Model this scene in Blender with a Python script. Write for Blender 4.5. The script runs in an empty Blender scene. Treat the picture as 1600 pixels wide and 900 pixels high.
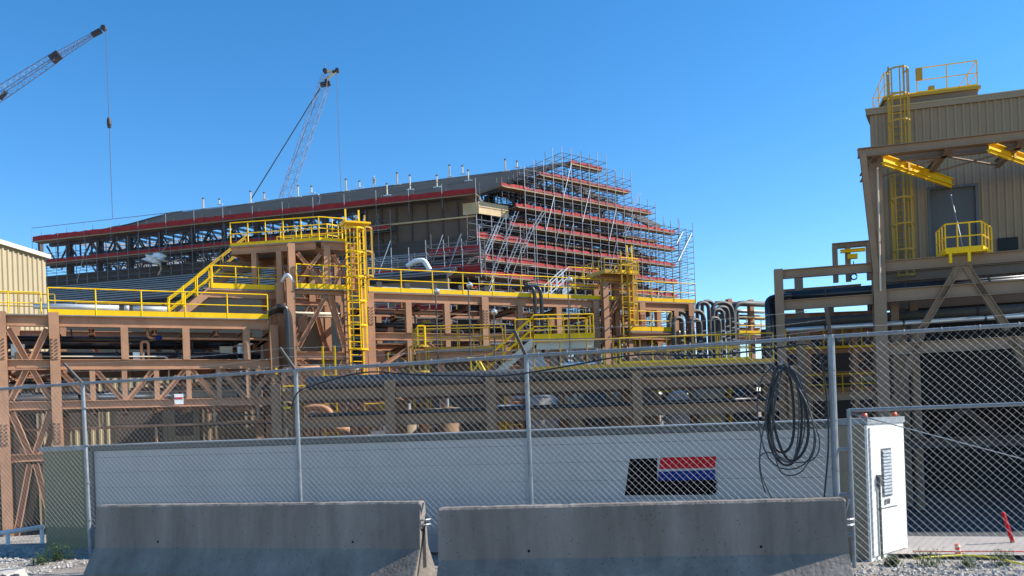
import bpy, bmesh, math, random
from mathutils import Vector as V
random.seed(7)
sc = bpy.context.scene
R = math.radians
# ------------------------------------------------------------------ camera
F, PX, PY, ROLL, EYE = 1300.0, 800.0, 663.0, R(2.1), 1.57
cam = bpy.data.cameras.new('camera'); co = bpy.data.objects.new('camera', cam)
sc.collection.objects.link(co); sc.camera = co
cam.sensor_width = 36; cam.lens = 36 * F / 1600; cam.shift_y = (PY - 450) / 1600
cam.clip_start = .1; cam.clip_end = 6000
co.location = (0, 0, EYE); co.rotation_mode = 'XYZ'
from mathutils import Matrix
co.rotation_euler = (Matrix.Rotation(R(90), 3, 'X') @ Matrix.Rotation(-ROLL, 3, 'Z')).to_euler()
# ------------------------------------------------------------------ light
SUN_AZ, SUN_EL = (0.99, 0.10), R(37)     # horizontal direction towards the sun
w = bpy.data.worlds.new('World'); sc.world = w; w.use_nodes = True
nt = w.node_tree; bg = nt.nodes['Background']
sky = nt.nodes.new('ShaderNodeTexSky'); sky.sky_type = 'NISHITA'; sky.sun_disc = False
sky.sun_elevation = SUN_EL; sky.sun_rotation = math.atan2(SUN_AZ[0], SUN_AZ[1])
sky.altitude = 1200; sky.air_density = 1.0; sky.dust_density = .15; sky.ozone_density = 2.6
hs = nt.nodes.new('ShaderNodeHueSaturation'); hs.inputs['Saturation'].default_value = 1.31; hs.inputs['Hue'].default_value = .498
hs.inputs['Value'].default_value = 1.0
nt.links.new(sky.outputs[0], hs.inputs['Color']); nt.links.new(hs.outputs[0], bg.inputs[0])
bg.inputs[1].default_value = .132
sl = bpy.data.lights.new('sun', 'SUN'); sl.energy = 5.0; sl.angle = R(.5); sl.color = (1, .95, .87)
so = bpy.data.objects.new('sun', sl); sc.collection.objects.link(so)
L = V((SUN_AZ[0] * math.cos(SUN_EL), SUN_AZ[1] * math.cos(SUN_EL), math.sin(SUN_EL)))
so.rotation_euler = L.to_track_quat('Z', 'Y').to_euler()
sc.view_settings.view_transform = 'Standard'; sc.view_settings.look = 'None'
sc.view_settings.exposure = 0.78; sc.view_settings.gamma = 1

# ------------------------------------------------------------------ helpers
def ray(x, y):
    dx, dy = x - PX, y - PY
    u = dx * math.cos(ROLL) - dy * math.sin(ROLL); v = dx * math.sin(ROLL) + dy * math.cos(ROLL)
    return V((u / F, 1, -v / F))
def at(x, y, Y):                       # point seen at a pixel, Y metres ahead
    r = ray(x, y); return V((r.x * Y, Y, EYE + r.z * Y))
def on_plane(x, y, p, n):
    r = ray(x, y); c = V((0, 0, EYE)); k = (p - c).dot(n) / r.dot(n); return c + r * k
class Fr:                              # vertical plane frame: t along, w behind, z up
    def __init__(s, O, d):
        s.O = V((O[0], O[1], 0)); s.d = V((d[0], d[1], 0)).normalized(); s.n = V((-s.d.y, s.d.x, 0))
    def P(s, t, w, z): return s.O + s.d * t + s.n * w + V((0, 0, z))
    def px(s, x, y, w=0): return on_plane(x, y, s.O + s.n * w, s.n)
    def tz(s, x, y, w=0):
        p = s.px(x, y, w); return (p - s.O).dot(s.d), p.z
def ground_z(X, Y):
    # lip line of the upper pad, parallel to the fence
    f = FENCE; q = V((X, Y, 0)) - f.O; w_ = q.dot(f.n)
    k = min(max((w_ - 2.1) / 5.0, 0), 1); return -2.7 * k
FENCE = Fr((-5.6, 11.1), (.954, -.301))

MATS = {}
def mat(name, col, rough=.6, metal=0, amp=.15, scale=3, bump=0, spec=.5, dirt=None, streak=False, detail=6, grime=0):
    m = bpy.data.materials.new(name); m.use_nodes = True; t = m.node_tree; b = t.nodes['Principled BSDF']
    b.inputs['Roughness'].default_value = rough; b.inputs['Metallic'].default_value = metal
    b.inputs['Specular IOR Level'].default_value = spec
    tc = t.nodes.new('ShaderNodeTexCoord'); mp = t.nodes.new('ShaderNodeMapping')
    geo = t.nodes.new('ShaderNodeNewGeometry')
    t.links.new(geo.outputs['Position'], mp.inputs[0])
    if streak: mp.inputs['Scale'].default_value = (1, 1, .12)
    no = t.nodes.new('ShaderNodeTexNoise'); no.inputs['Scale'].default_value = scale; no.inputs['Detail'].default_value = detail
    no.inputs['Roughness'].default_value = .65
    t.links.new(mp.outputs[0], no.inputs['Vector'])
    mr = t.nodes.new('ShaderNodeMapRange'); mr.inputs[1].default_value = .3; mr.inputs[2].default_value = .7
    t.links.new(no.outputs['Fac'], mr.inputs[0])
    mx = t.nodes.new('ShaderNodeMix'); mx.data_type = 'RGBA'
    mx.inputs[6].default_value = (*[c * (1 - amp) for c in (dirt or col)], 1)
    mx.inputs[7].default_value = (*[min(c * (1 + amp), 1) for c in col], 1)
    t.links.new(mr.outputs[0], mx.inputs[0]); out = mx.outputs[2]
    if grime:                          # blotches, runs and speckle of dirt that sit on the surface itself
        m3 = t.nodes.new('ShaderNodeMapping'); m3.inputs['Scale'].default_value = (1.3, 1.3, .45); t.links.new(geo.outputs['Position'], m3.inputs[0])
        n3 = t.nodes.new('ShaderNodeTexNoise'); n3.inputs['Scale'].default_value = scale * 1.7; n3.inputs['Detail'].default_value = 10; n3.inputs['Roughness'].default_value = .75; n3.inputs['Distortion'].default_value = .6
        t.links.new(m3.outputs[0], n3.inputs['Vector'])
        r3 = t.nodes.new('ShaderNodeMapRange'); r3.inputs[1].default_value = .52; r3.inputs[2].default_value = .72; r3.inputs[3].default_value = 0; r3.inputs[4].default_value = grime
        t.links.new(n3.outputs['Fac'], r3.inputs[0]); x3 = t.nodes.new('ShaderNodeMix'); x3.data_type = 'RGBA'
        t.links.new(r3.outputs[0], x3.inputs[0]); t.links.new(out, x3.inputs[6]); x3.inputs[7].default_value = (*[c * .3 for c in col], 1); out = x3.outputs[2]
    t.links.new(out, b.inputs['Base Color'])
    if name == 'concrete':             # small air holes left by casting
        vo = t.nodes.new('ShaderNodeTexVoronoi'); vo.inputs['Scale'].default_value = 16; t.links.new(geo.outputs['Position'], vo.inputs['Vector'])
        lt_ = t.nodes.new('ShaderNodeMath'); lt_.operation = 'LESS_THAN'; lt_.inputs[1].default_value = .11; t.links.new(vo.outputs['Distance'], lt_.inputs[0])
        ml = t.nodes.new('ShaderNodeMath'); ml.operation = 'MULTIPLY'; ml.inputs[1].default_value = .7; t.links.new(lt_.outputs[0], ml.inputs[0])
        x4 = t.nodes.new('ShaderNodeMix'); x4.data_type = 'RGBA'; t.links.new(ml.outputs[0], x4.inputs[0]); t.links.new(out, x4.inputs[6]); x4.inputs[7].default_value = (.05, .045, .04, 1)
        t.links.new(x4.outputs[2], b.inputs['Base Color'])
    if bump:
        bp = t.nodes.new('ShaderNodeBump'); bp.inputs['Strength'].default_value = bump; bp.inputs['Distance'].default_value = .02
        n2 = t.nodes.new('ShaderNodeTexNoise'); n2.inputs['Scale'].default_value = scale * 12; n2.inputs['Detail'].default_value = 4
        t.links.new(geo.outputs['Position'], n2.inputs['Vector'])
        t.links.new(n2.outputs['Fac'], bp.inputs['Height']); t.links.new(bp.outputs[0], b.inputs['Normal'])
    MATS[name] = m; return m
M = MATS
mat('steel_brown', (.46, .245, .14), .7, spec=.2, grime=.35, amp=.15, scale=.9)
mat('steel_bridge', (.23, .145, .09), .75, spec=.15, grime=.3, amp=.12, scale=.9)
mat('steel_taupe', (.28, .195, .13), .75, spec=.2, amp=.12, scale=.9)
mat('yellow', (.95, .56, .006), .5, spec=.25, grime=.3, amp=.1, scale=1.5)
mat('ochre', (.46, .27, .015), .5, amp=.12, scale=1.5)
mat('galv', (.25, .27, .285), .5, .35, amp=.2, scale=9)
mat('wire', (.36, .36, .35), .6, .1, amp=.15, scale=20)
mat('concrete', (.255, .225, .195), .9, spec=.2, grime=.3, amp=.12, scale=2.2, bump=.5, dirt=(.16, .135, .115), streak=True)
mat('white_panel', (.46, .45, .43), .8, spec=.2, grime=.2, amp=.07, scale=1.1, bump=.05)
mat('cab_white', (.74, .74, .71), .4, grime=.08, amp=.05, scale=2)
mat('cab_shaded', (.25, .21, .15), .6, amp=.2, scale=3)  # brown stands in for shade on the white cabinet's unlit side
mat('trim_dark', (.09, .10, .105), .5)
mat('olive', (.20, .18, .095), .55, amp=.1, scale=1.2)
mat('cream', (.38, .31, .195), .7, spec=.2, grime=.12, amp=.06, scale=.8)
mat('cream_light', (.62, .55, .42), .6, amp=.06, scale=.8)
mat('clad_brown', (.205, .14, .085), .65, amp=.08, scale=.5)
mat('hall_wall_shaded', (.115, .075, .05), .7, amp=.15, scale=.4, grime=.2)  # brown darkened to hold the shadow cast by the eave
mat('clad_tan', (.30, .23, .155), .75, spec=.15, grime=.15, amp=.07, scale=.5)
mat('crane_light', (.30, .27, .33), .5, amp=.2, scale=.5)
mat('clad_dark', (.07, .05, .04), .7, amp=.2, scale=.5)
mat('charcoal', (.014, .014, .015), .8, amp=.2, scale=.7)
mat('slate', (.034, .041, .045), .85, spec=.15, amp=.12, scale=.35)
mat('black_pipe', (.025, .026, .03), .35, amp=.2, scale=3)
mat('grey_pipe', (.075, .073, .07), .6, .0, amp=.2, scale=3)
mat('silver', (.68, .70, .70), .32, .5, amp=.1, scale=2)
mat('red_net', (.34, .018, .018), .8, amp=.25, scale=1.5)
mat('plank', (.55, .40, .22), .75, amp=.2, scale=1.2)
mat('scaffold', (.20, .215, .24), .5, .3, amp=.15, scale=2)
mat('dark_steel', (.055, .05, .055), .6, amp=.2, scale=1)
mat('grey_door', (.07, .075, .08), .5, amp=.1)
mat('crane_steel', (.22, .22, .28), .5, amp=.2, scale=.5)
mat('crane_dark', (.05, .035, .035), .6, amp=.3, scale=1)
mat('rubber', (.018, .018, .02), .55, amp=.2, scale=6)
mat('rubber_grey', (.05, .05, .055), .5, amp=.3, scale=6)
mat('orange', (.75, .12, .04), .5, amp=.1)
mat('red', (.55, .012, .02), .8, spec=.2, amp=.1)
mat('blue', (.008, .03, .19), .8, spec=.2, amp=.1)
mat('black', (.006, .006, .007), .9, spec=.1, amp=.1)
mat('white', (.78, .78, .76), .5, amp=.06)
mat('deck_grate', (.22, .21, .19), .6, amp=.2)
mat('skin', (.4, .24, .16), .6); mat('jacket', (.10, .11, .16), .8); mat('tan_cloth', (.45, .38, .28), .8)
mat('weed', (.09, .13, .035), .7, amp=.3, scale=6); mat('stone', (.40, .37, .33), .85, amp=.3, scale=8)
mat('hose_yellow', (.7, .6, .05), .5, amp=.1)
mat('tan_land', (.25, .2, .14), .9, amp=.15, scale=.02)
mat('gravel', (.33, .29, .24), .9, amp=.3, scale=2.5, bump=1.0, dirt=(.2, .17, .14), detail=12)
mat('asphalt', (.05, .052, .055), .85, amp=.2, scale=1.2, bump=.3)
mat('pavement', (.33, .29, .255), .9, amp=.15, scale=1.2, bump=.3)

C = sc.collection
class MB:
    def __init__(s): s.v, s.f = [], []
    def hexa(s, ps):
        b = len(s.v); s.v += [tuple(p) for p in ps]
        for q in ((0, 3, 2, 1), (4, 5, 6, 7), (0, 1, 5, 4), (1, 2, 6, 5), (2, 3, 7, 6), (3, 0, 4, 7)): s.f.append(tuple(b + i for i in q))
        return s
    def box(s, a, b):                   # axis-aligned
        x0, y0, z0 = a; x1, y1, z1 = b
        return s.hexa([(x0, y0, z0), (x1, y0, z0), (x1, y1, z0), (x0, y1, z0), (x0, y0, z1), (x1, y0, z1), (x1, y1, z1), (x0, y1, z1)])
    def fbox(s, fr, t0, t1, w0, w1, z0, z1):
        P = fr.P
        return s.hexa([P(t0, w0, z0), P(t1, w0, z0), P(t1, w1, z0), P(t0, w1, z0), P(t0, w0, z1), P(t1, w0, z1), P(t1, w1, z1), P(t0, w1, z1)])
    def bar(s, a, b, wd, ht, side=None):  # rectangular bar, side = direction of the width
        a, b = V(a), V(b); d = (b - a).normalized()
        side = V(side) if side is not None else V((0, 0, 1)).cross(d)
        if side.length < 1e-4: side = V((1, 0, 0))
        side = (side - d * side.dot(d)).normalized(); up = d.cross(side)
        sw, su = side * wd / 2, up * ht / 2
        return s.hexa([a - sw - su, b - sw - su, b + sw - su, a + sw - su, a - sw + su, b - sw + su, b + sw + su, a + sw + su])
    def ibar(s, a, b, wd, ht, side=None, th=.03):
        a, b = V(a), V(b); d = (b - a).normalized()
        sd = V(side) if side is not None else V((0, 0, 1)).cross(d)
        if sd.length < 1e-4: sd = V((1, 0, 0))
        sd = (sd - d * sd.dot(d)).normalized(); up = d.cross(sd); o = up * (ht / 2 - th / 2)
        s.bar(a + o, b + o, wd, th, sd); s.bar(a - o, b - o, wd, th, sd); s.bar(a, b, th, ht - 2 * th, sd); return s
    def tube(s, pts, r, n=6, closed=False, r2=None):
        pts = [V(p) for p in pts]; m = len(pts); b = len(s.v); prev = None
        for i, p in enumerate(pts):
            if closed: d = pts[(i + 1) % m] - pts[i - 1]
            else: d = pts[min(i + 1, m - 1)] - pts[max(i - 1, 0)]
            d.normalize()
            if prev is None:
                a = V((0, 0, 1)) if abs(d.z) < .9 else V((1, 0, 0)); u = d.cross(a).normalized()
            else: u = (prev - d * prev.dot(d)).normalized()
            prev = u; v_ = d.cross(u)
            rr = r if r2 is None else r + (r2 - r) * i / max(m - 1, 1)
            for k in range(n):
                an = 2 * math.pi * k / n; s.v.append(tuple(p + u * math.cos(an) * rr + v_ * math.sin(an) * rr))
        for i in range(m if closed else m - 1):
            j = (i + 1) % m
            for k in range(n):
                k2 = (k + 1) % n; s.f.append((b + i * n + k, b + i * n + k2, b + j * n + k2, b + j * n + k))
        if not closed:
            s.f.append(tuple(b + k for k in range(n - 1, -1, -1))); s.f.append(tuple(b + (m - 1) * n + k for k in range(n)))
        return s
    def poly(s, ps, th):                # polygon with thickness vector th
        b = len(s.v); n = len(ps); s.v += [tuple(V(p)) for p in ps] + [tuple(V(p) + V(th)) for p in ps]
        s.f.append(tuple(range(b, b + n))); s.f.append(tuple(range(b + 2 * n - 1, b + n - 1, -1)))
        for i in range(n): j = (i + 1) % n; s.f.append((b + j, b + i, b + n + i, b + n + j))
        return s
    def quad(s, *ps):
        b = len(s.v); s.v += [tuple(p) for p in ps]; s.f.append(tuple(range(b, b + len(ps)))); return s
    def build(s, name, m, parent=None, smooth=False, label=None):
        me = bpy.data.meshes.new(name); me.from_pydata(s.v, [], s.f); me.materials.append(M[m] if isinstance(m, str) else m)
        bm = bmesh.new(); bm.from_mesh(me); bmesh.ops.recalc_face_normals(bm, faces=bm.faces); bm.to_mesh(me); bm.free()
        if smooth:
            for p in me.polygons: p.use_smooth = True
        o = bpy.data.objects.new(name, me); C.objects.link(o)
        if parent:
            o.parent = parent; o.matrix_parent_inverse = inv(parent)
        if label: o['label'] = label
        return o
def world_of(p):                        # world matrix without waiting for the depsgraph
    m = Matrix.Translation(p.location)
    return world_of(p.parent) @ p.matrix_parent_inverse @ m if p.parent else m
def inv(p): return world_of(p).inverted()
def thing(name, label, cat, loc=(0, 0, 0), group=None):
    o = bpy.data.objects.new(name, None); C.objects.link(o); o.location = loc; o.empty_display_size = .3
    o['label'] = label; o['category'] = cat
    if group: o['group'] = group
    return o
def tag(o, label, cat, group=None, kind=None):
    o['label'] = label; o['category'] = cat
    if group: o['group'] = group
    if kind: o['kind'] = kind
    return o
def struct(o, label=None):
    o['kind'] = 'structure'
    if label: o['label'] = label
    return o
def arc(c, a, b, r, a0, a1, n=6):       # arc points round c in the plane of unit vectors a, b
    return [c + a * (r * math.cos(a0 + (a1 - a0) * i / n)) + b * (r * math.sin(a0 + (a1 - a0) * i / n)) for i in range(n + 1)]
def round_path(pts, r, n=5):
    pts = [V(p) for p in pts]; out = [pts[0]]
    for i in range(1, len(pts) - 1):
        p = pts[i]; a = (pts[i - 1] - p); b = (pts[i + 1] - p); rr = min(r, a.length * .49, b.length * .49)
        a = p + a.normalized() * rr; b = p + b.normalized() * rr
        for k in range(n + 1):
            u = k / n; out.append(a * (1 - u) ** 2 + p * 2 * u * (1 - u) + b * u * u)
    return out + [pts[-1]]
UP = V((0, 0, 1))
# railing: top and mid rail in one mesh, posts and toe board as its own pieces
def railing(parent, pts, h=1.07, sp=1.6, toe=.2, m='yellow', r=.028, posts=True, drop=0):
    pts = [V(p) for p in pts]; b = MB()
    b.tube([p + UP * h for p in pts], r, 5); b.tube([p + UP * h * .52 for p in pts], r * .85, 5)
    o = b.build('handrail', m, parent)
    for a, c in zip(pts[:-1], pts[1:]):
        n = max(1, round((c - a).length / sp))
        for i in range(n + 1):
            if i == n and c is not pts[-1]: continue
            p = a.lerp(c, i / n); MB().tube([p - UP * drop, p + UP * h], r, 5).build('rail_post', m, o)
        if toe:
            MB().bar(a + UP * toe / 2, c + UP * toe / 2, .02, toe).build('toe_board', m, o)
    return o
def column(parent, p0, z1, fr, sz=.34, m='steel_brown', name='column'):
    p0 = V(p0); p1 = V((p0.x, p0.y, z1)); return MB().ibar(p0, p1, sz, sz, fr.d).build(name, m, parent)
def beam(parent, a, b, ht=.4, wd=.25, m='steel_brown', name='beam'):
    return MB().ibar(a, b, wd, ht).build(name, m, parent)
def brace(parent, a, b, sz=.22, m='steel_brown', name='brace', side=None):
    return MB().ibar(a, b, sz, sz, side).build(name, m, parent)
def pxbeam(parent, fr, x0, x1, z, ht=.4, w=0, m='steel_brown', wd=.25, yref=600, name='beam'):
    t0 = fr.tz(x0, yref, w)[0]; t1 = fr.tz(x1, yref, w)[0]
    return beam(parent, fr.P(t0, w, z), fr.P(t1, w, z), ht, wd, m, name)
def stair(parent, a, b, wv, m='yellow', sm='steel_brown', h=1.0, rr=.03):   # a bottom, b top, wv width vector
    a, b, wv = V(a), V(b), V(wv); g = MB()
    s_ = thing_part('stair', parent)
    for k in (0, 1): MB().bar(a + wv * k - UP * .1, b + wv * k - UP * .1, .06, .32, wv).build('stringer', sm, s_)
    n = max(3, int(abs(b.z - a.z) / .22)); g = MB()
    for i in range(n + 1):
        p = a.lerp(b, i / n); dd = (b - a); dd.z = 0; dd = dd.normalized() * .13
        g.hexa([p - dd, p - dd + wv, p + dd + wv, p + dd, p - dd + UP * .03, p - dd + wv + UP * .03, p + dd + wv + UP * .03, p + dd + UP * .03])
    g.build('treads', 'deck_grate', s_)
    for k in (0, 1):
        q = MB(); q.tube([a + wv * k + UP * h, b + wv * k + UP * h], rr, 5); q.tube([a + wv * k + UP * h * .5, b + wv * k + UP * h * .5], rr * .9, 5)
        for i in range(4):
            p = a.lerp(b, i / 3) + wv * k; q.tube([p, p + UP * h], .028, 5)
        q.build('stair_rail', m, s_)
    return s_
def thing_part(name, parent, loc=(0, 0, 0)):
    o = bpy.data.objects.new(name, None); C.objects.link(o); o.parent = parent; o.matrix_parent_inverse = inv(parent); return o
def cage_ladder(parent, p, z0, z1, out, side, m='yellow', cz=2.2, wd=.5):  # p on plan, out = direction of cage
    p = V((p[0], p[1], 0)); out = V(out).normalized(); side = V(side).normalized(); l = thing_part('ladder', parent)
    for k in (-1, 1): MB().bar(p + side * k * wd / 2 + UP * z0, p + side * k * wd / 2 + UP * (z1 + 1.0), .07, .05, side).build('ladder_stile', m, l)
    g = MB(); z = z0 + .2
    while z < z1: g.tube([p - side * wd / 2 + UP * z, p + side * wd / 2 + UP * z], .02, 4); z += .3
    g.build('rungs', m, l)
    if cz is not None:
        g = MB(); z = z0 + cz; zs = []
        while z < z1 + 1.0:
            pts = arc(p + UP * z + out * .35, out, side, .42, -2.2, 2.2, 10); 
            pts = [p - side * wd / 2 + UP * z] + pts + [p + side * wd / 2 + UP * z]
            for q0, q1 in zip(pts[:-1], pts[1:]): g.bar(q0, q1, .02, .07)
            zs.append(z); z += 1.1
        for a in (-1.6, -.8, 0, .8, 1.6):
            q = p + out * (.35 + .42 * math.cos(a)) + side * .42 * math.sin(a); g.bar(q + UP * zs[0], q + UP * zs[-1], .05, .02, side)
        g.build('safety_cage', m, l)
    return l
def corrugated(fr, t0, t1, z0, z1, w=0, pitch=.3, dep=.05, zt=None):   # ribbed sheet with thickness
    g = MB(); t = t0; n = max(1, int((t1 - t0) / pitch)); pts = []
    for i in range(n):
        a = t0 + i * (t1 - t0) / n; q = (t1 - t0) / n
        pts += [(a, 0), (a + q * .55, 0), (a + q * .65, -dep), (a + q * .9, -dep)]
    pts.append((t1, 0))
    top = (lambda t: z1) if zt is None else zt
    for (a, wa), (b, wb) in zip(pts[:-1], pts[1:]):
        g.quad(fr.P(a, w + wa, z0), fr.P(b, w + wb, z0), fr.P(b, w + wb, top(b)), fr.P(a, w + wa, top(a)))
    g.quad(fr.P(t0, w + .06, z0), fr.P(t1, w + .06, z0), fr.P(t1, w + .06, top(t1)), fr.P(t0, w + .06, top(t0)))
    return g

# ================================================================== setting
def grid_axis(a, b, near, step):
    out = []; x = 0
    while x < near: out.append(x); x += step
    while x < max(-a, b): out.append(x); x *= 1.35
    out.append(max(-a, b)); s = sorted(set([-q for q in out] + out)); return [q for q in s if a <= q <= b]
xs = grid_axis(-3000, 3000, 26, .6); ys = [-40, -20, -8] + [y * .5 for y in range(-8, 70)] + [36, 40, 50, 70, 100, 160, 300, 700, 3500]
g = MB()
for y in ys:
    for x in xs:
        z = ground_z(x, y) if abs(x) < 200 else (ground_z(x, y))
        if -.6 < 0: z += .03 * math.sin(x * 1.7 + y) * math.sin(y * 2.3) * (1 if y < 8 else .6)
        g.v.append((x, y, z))
nx = len(xs)
for j in range(len(ys) - 1):
    for i in range(nx - 1): g.f.append((j * nx + i, j * nx + i + 1, (j + 1) * nx + i + 1, (j + 1) * nx + i))
struct(g.build('ground', 'gravel', smooth=True), 'dusty tan gravel ground of the yard')
# packed pad behind the gate, asphalt yard below
g = MB()
F_ = FENCE
n = 24
for i in range(n):
    a, b = 9.6 + i * .4, 10.0 + i * .4
    for k in range(4):
        wa, wb = .75 + k * .34, .75 + (k + 1) * .34
        q = [F_.P(a, wa, 0), F_.P(b, wa, 0), F_.P(b, wb, 0), F_.P(a, wb, 0)]
        g.quad(*[V((p.x, p.y, .045)) for p in q])
struct(g.build('pavement', 'pavement'), 'pale packed pavement strip behind the gate')
g = MB(); g.quad((-60, 26, -2.64), (200, 12.5, -2.64), (200, 75, -2.64), (-60, 75, -2.64))
struct(g.build('yard_road', 'asphalt'), 'dark asphalt yard road below the pipe racks')

# ================================================================== jersey barriers
def barrier(p0, p1, label, flip=False):
    p0, p1 = V(p0), V(p1); fr = Fr((p0.x, p0.y), (p1 - p0).to_2d()); Ln = (p1 - p0).length
    t = thing('concrete_barrier', label, 'barrier', (p0 + p1) / 2, 'concrete barriers in front of the fence')
    prof = [(-.30, 0), (-.30, .075), (-.12, .33), (-.075, .79), (-.06, .81), (.06, .81), (.075, .79), (.12, .33), (.30, .075), (.30, 0)]
    bm = bmesh.new(); rings = []
    rj = random.Random(int(Ln * 100)); N = 90
    for q in range(N + 1):
        for s_ in (0,):
            tt = 0 if q == 0 else Ln if q == N else .015 + (Ln - .03) * (q - 1) / (N - 2)
            jt = lambda: rj.uniform(-.0022, .0022) - (rj.random() < .05) * .006
            k = .985 if (tt < .001 or tt > Ln - .001) else 1
            rings.append([bm.verts.new(fr.P(tt, y * k + (jt() if z > .7 else 0), z * (k if z > .5 else 1) + (jt() if z > .75 else 0))) for y, z in prof])
    for a, b in zip(rings[:-1], rings[1:]):
        for i in range(len(prof)):
            j = (i + 1) % len(prof); bm.faces.new((a[i], a[j], b[j], b[i]))
    bm.faces.new(rings[0]); bm.faces.new(rings[-1][::-1]); bmesh.ops.recalc_face_normals(bm, faces=bm.faces)
    me = bpy.data.meshes.new('body'); bm.to_mesh(me); bm.free(); me.materials.append(M['concrete'])
    o = bpy.data.objects.new('body', me); C.objects.link(o); o.parent = t; o.matrix_parent_inverse = inv(t)
    # joint slot, dark key, connecting loops, lifting holes
    MB().fbox(fr, Ln - .004, Ln + .003, -.045, .045, .12, .55).build('joint_slot', 'charcoal', t)
    for z in (.62, .57):
        lp = arc(fr.P(Ln + .0, 0, z), fr.d, fr.n, .075, -1.57, 1.57, 8)
        MB().tube(lp, .011, 5).build('steel_loop', 'galv', t)
    MB().tube([fr.P(Ln - .02, -.05, .63), fr.P(Ln + .035, -.055, .8)], .012, 5).build('steel_loop', 'galv', t)
    for s_ in (.85, Ln - .75):
        MB().tube([fr.P(s_, -.118, .40), fr.P(s_, -.108, .402)], .012, 8).build('lifting_hole', 'black', t)
    return t
barrier(at(157, 787, 9.65) * V((1, 1, 0)), at(660, 783, 8.62) * V((1, 1, 0)), 'long grey concrete road barrier with sunlit end at the joint gap')
barrier(at(686, 793, 7.86) * V((1, 1, 0)), at(1318, 777, 7.42) * V((1, 1, 0)), 'longer grey concrete road barrier standing in front of the emblem panel')

# ================================================================== chain link fence
FH = 2.33
def mesh_panel(parent, t0, t1, z0, z1, w=0, name='wire_mesh', fr=F_):
    g = MB(); s = .0362; r = .00135       # half diamond
    def strand(ta, za, tb, zb, off):
        a, b = fr.P(ta, w + off, za), fr.P(tb, w + off, zb); g.tube([a, b], r, 3)
    H = z1 - z0; k = t0 - H
    while k < t1:                       # rising strands then falling strands
        for sg in (1, -1):
            if sg == 1: ta, za, tb, zb = k, z0, k + H, z1
            else: ta, za, tb, zb = k, z1, k + H, z0
            if ta < t0: za += (zb - za) * (t0 - ta) / (tb - ta); ta = t0
            if tb > t1: zb -= (zb - za) * (tb - t1) / (tb - ta); tb = t1
            if tb - ta > .01: strand(ta, za, tb, zb, .0022 * sg)
        k += s * 2
    tk = t0 + .03
    while tk < t1:                      # twisted ends above the top rail
        g.tube([fr.P(tk, w, z1), fr.P(tk + .012, w - .004, z1 + .035)], .002, 3); tk += s * 2
    return g.build(name, 'wire', parent)
ft = thing('chain_link_fence', 'galvanised chain link fence with barbed wire arms behind the concrete barriers', 'fence', F_.P(4.6, 0, 0))
post_px = [(132, 603), (462, 583), (822, 560)]
PT = [-3.05, 0.0, 3.07, 6.12, 9.2]
PT = [-3.0] + [F_.tz(x, y)[0] for x, y in post_px] + [F_.tz(1298, 527)[0]]
zs_top = FH
for i, t_ in enumerate(PT):
    lean = (-.03 if i in (1,) else 0)
    big = .034 if i == 4 else .0255
    MB().tube([F_.P(t_, .0, -.1), F_.P(t_ + lean, .0, zs_top + .02)], big, 10).build('fence_post', 'galv', ft)
    a = F_.P(t_ + lean, 0, zs_top + .0); b = F_.P(t_ + lean - .05, -.25, zs_top + .26)
    MB().bar(a, b, .034, .02, F_.d).build('barb_arm', 'grey_pipe', ft)
    for zt in (.5, 1.0, 1.5, 2.0):
        MB().tube([F_.P(t_ - .002, 0, zt - .006), F_.P(t_, 0, zt + .006)], big + .005, 10).build('tension_band', 'galv', ft)
for a, b in zip(PT[:-1], PT[1:]):
    q = MB(); q.tube([F_.P(a, 0, zs_top), F_.P(a * .5 + b * .5, 0, zs_top - .012), F_.P(b, 0, zs_top)], .020, 8)
    q.build('top_rail', 'galv', ft)
    tie = MB(); t_ = a + .15
    while t_ < b:
        tie.tube(arc(F_.P(t_, 0, zs_top), F_.n, UP, .027, 0, 6.283, 8), .003, 3); t_ += .33
    tie.build('tie_wires', 'wire', ft)
    mesh_panel(ft, a + .03, b - .03, .04, zs_top - .01)
for k, f_ in enumerate((.25, .6, .95)):
    pts = []
    for a, b in zip(PT[:-1], PT[1:]):
        for i in range(8):
            u = i / 8; pts.append(F_.P(a + (b - a) * u - .06 * f_, -.25 * f_, zs_top + .26 * f_ - .06 * math.sin(math.pi * u) * (1 if k != 2 else .5)))
    pts.append(F_.P(PT[-1] - .06 * f_, -.25 * f_, zs_top + .26 * f_)); q = MB(); q.tube(pts, .0017, 3)
    for i in range(70):
        p = pts[0].lerp(pts[-1], i / 70); j = int(i / 70 * (len(pts) - 1)); fr_ = i / 70 * (len(pts) - 1) - j; p = pts[j].lerp(pts[j + 1], fr_)
        q.tube([p + V((.012, 0, .014)), p - V((.012, 0, .014))], .0014, 3)
    q.build('barbed_wire', 'wire', ft)
# gate
GT0, GT1 = PT[-1] + .14, PT[-1] + 4.6
gt = thing('chain_link_gate', 'wide chain link gate with mid rail and diagonal cable right of the hose coil', 'gate', F_.P(GT0 + 2, 0, 0))
GW = -.02
MB().tube([F_.P(GT0, GW, .02), F_.P(GT0, GW, 1.60)], .020, 10).build('gate_stile', 'galv', gt)
MB().tube([F_.P(GT1, GW, .02), F_.P(GT1, GW, FH)], .024, 10).build('gate_stile', 'galv', gt)
for z, n_ in ((FH - .0, 'gate_top_rail'), (1.585, 'gate_mid_rail')):
    MB().tube([F_.P(GT0 if z < 2 else PT[-1], GW if z < 2 else 0, z), F_.P(GT1, GW if z < 2 else 0, z + .0)], .019, 8).build(n_, 'galv', gt)
MB().tube([F_.P(GT0, GW - .03, 1.56), F_.P(GT1, GW - .03, .10)], .006, 5).build('brace_cable', 'galv', gt)
mesh_panel(gt, GT0 + .02, GT1 - .02, .0, FH - .01, GW)
tie = MB(); t_ = GT0 + .2
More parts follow.
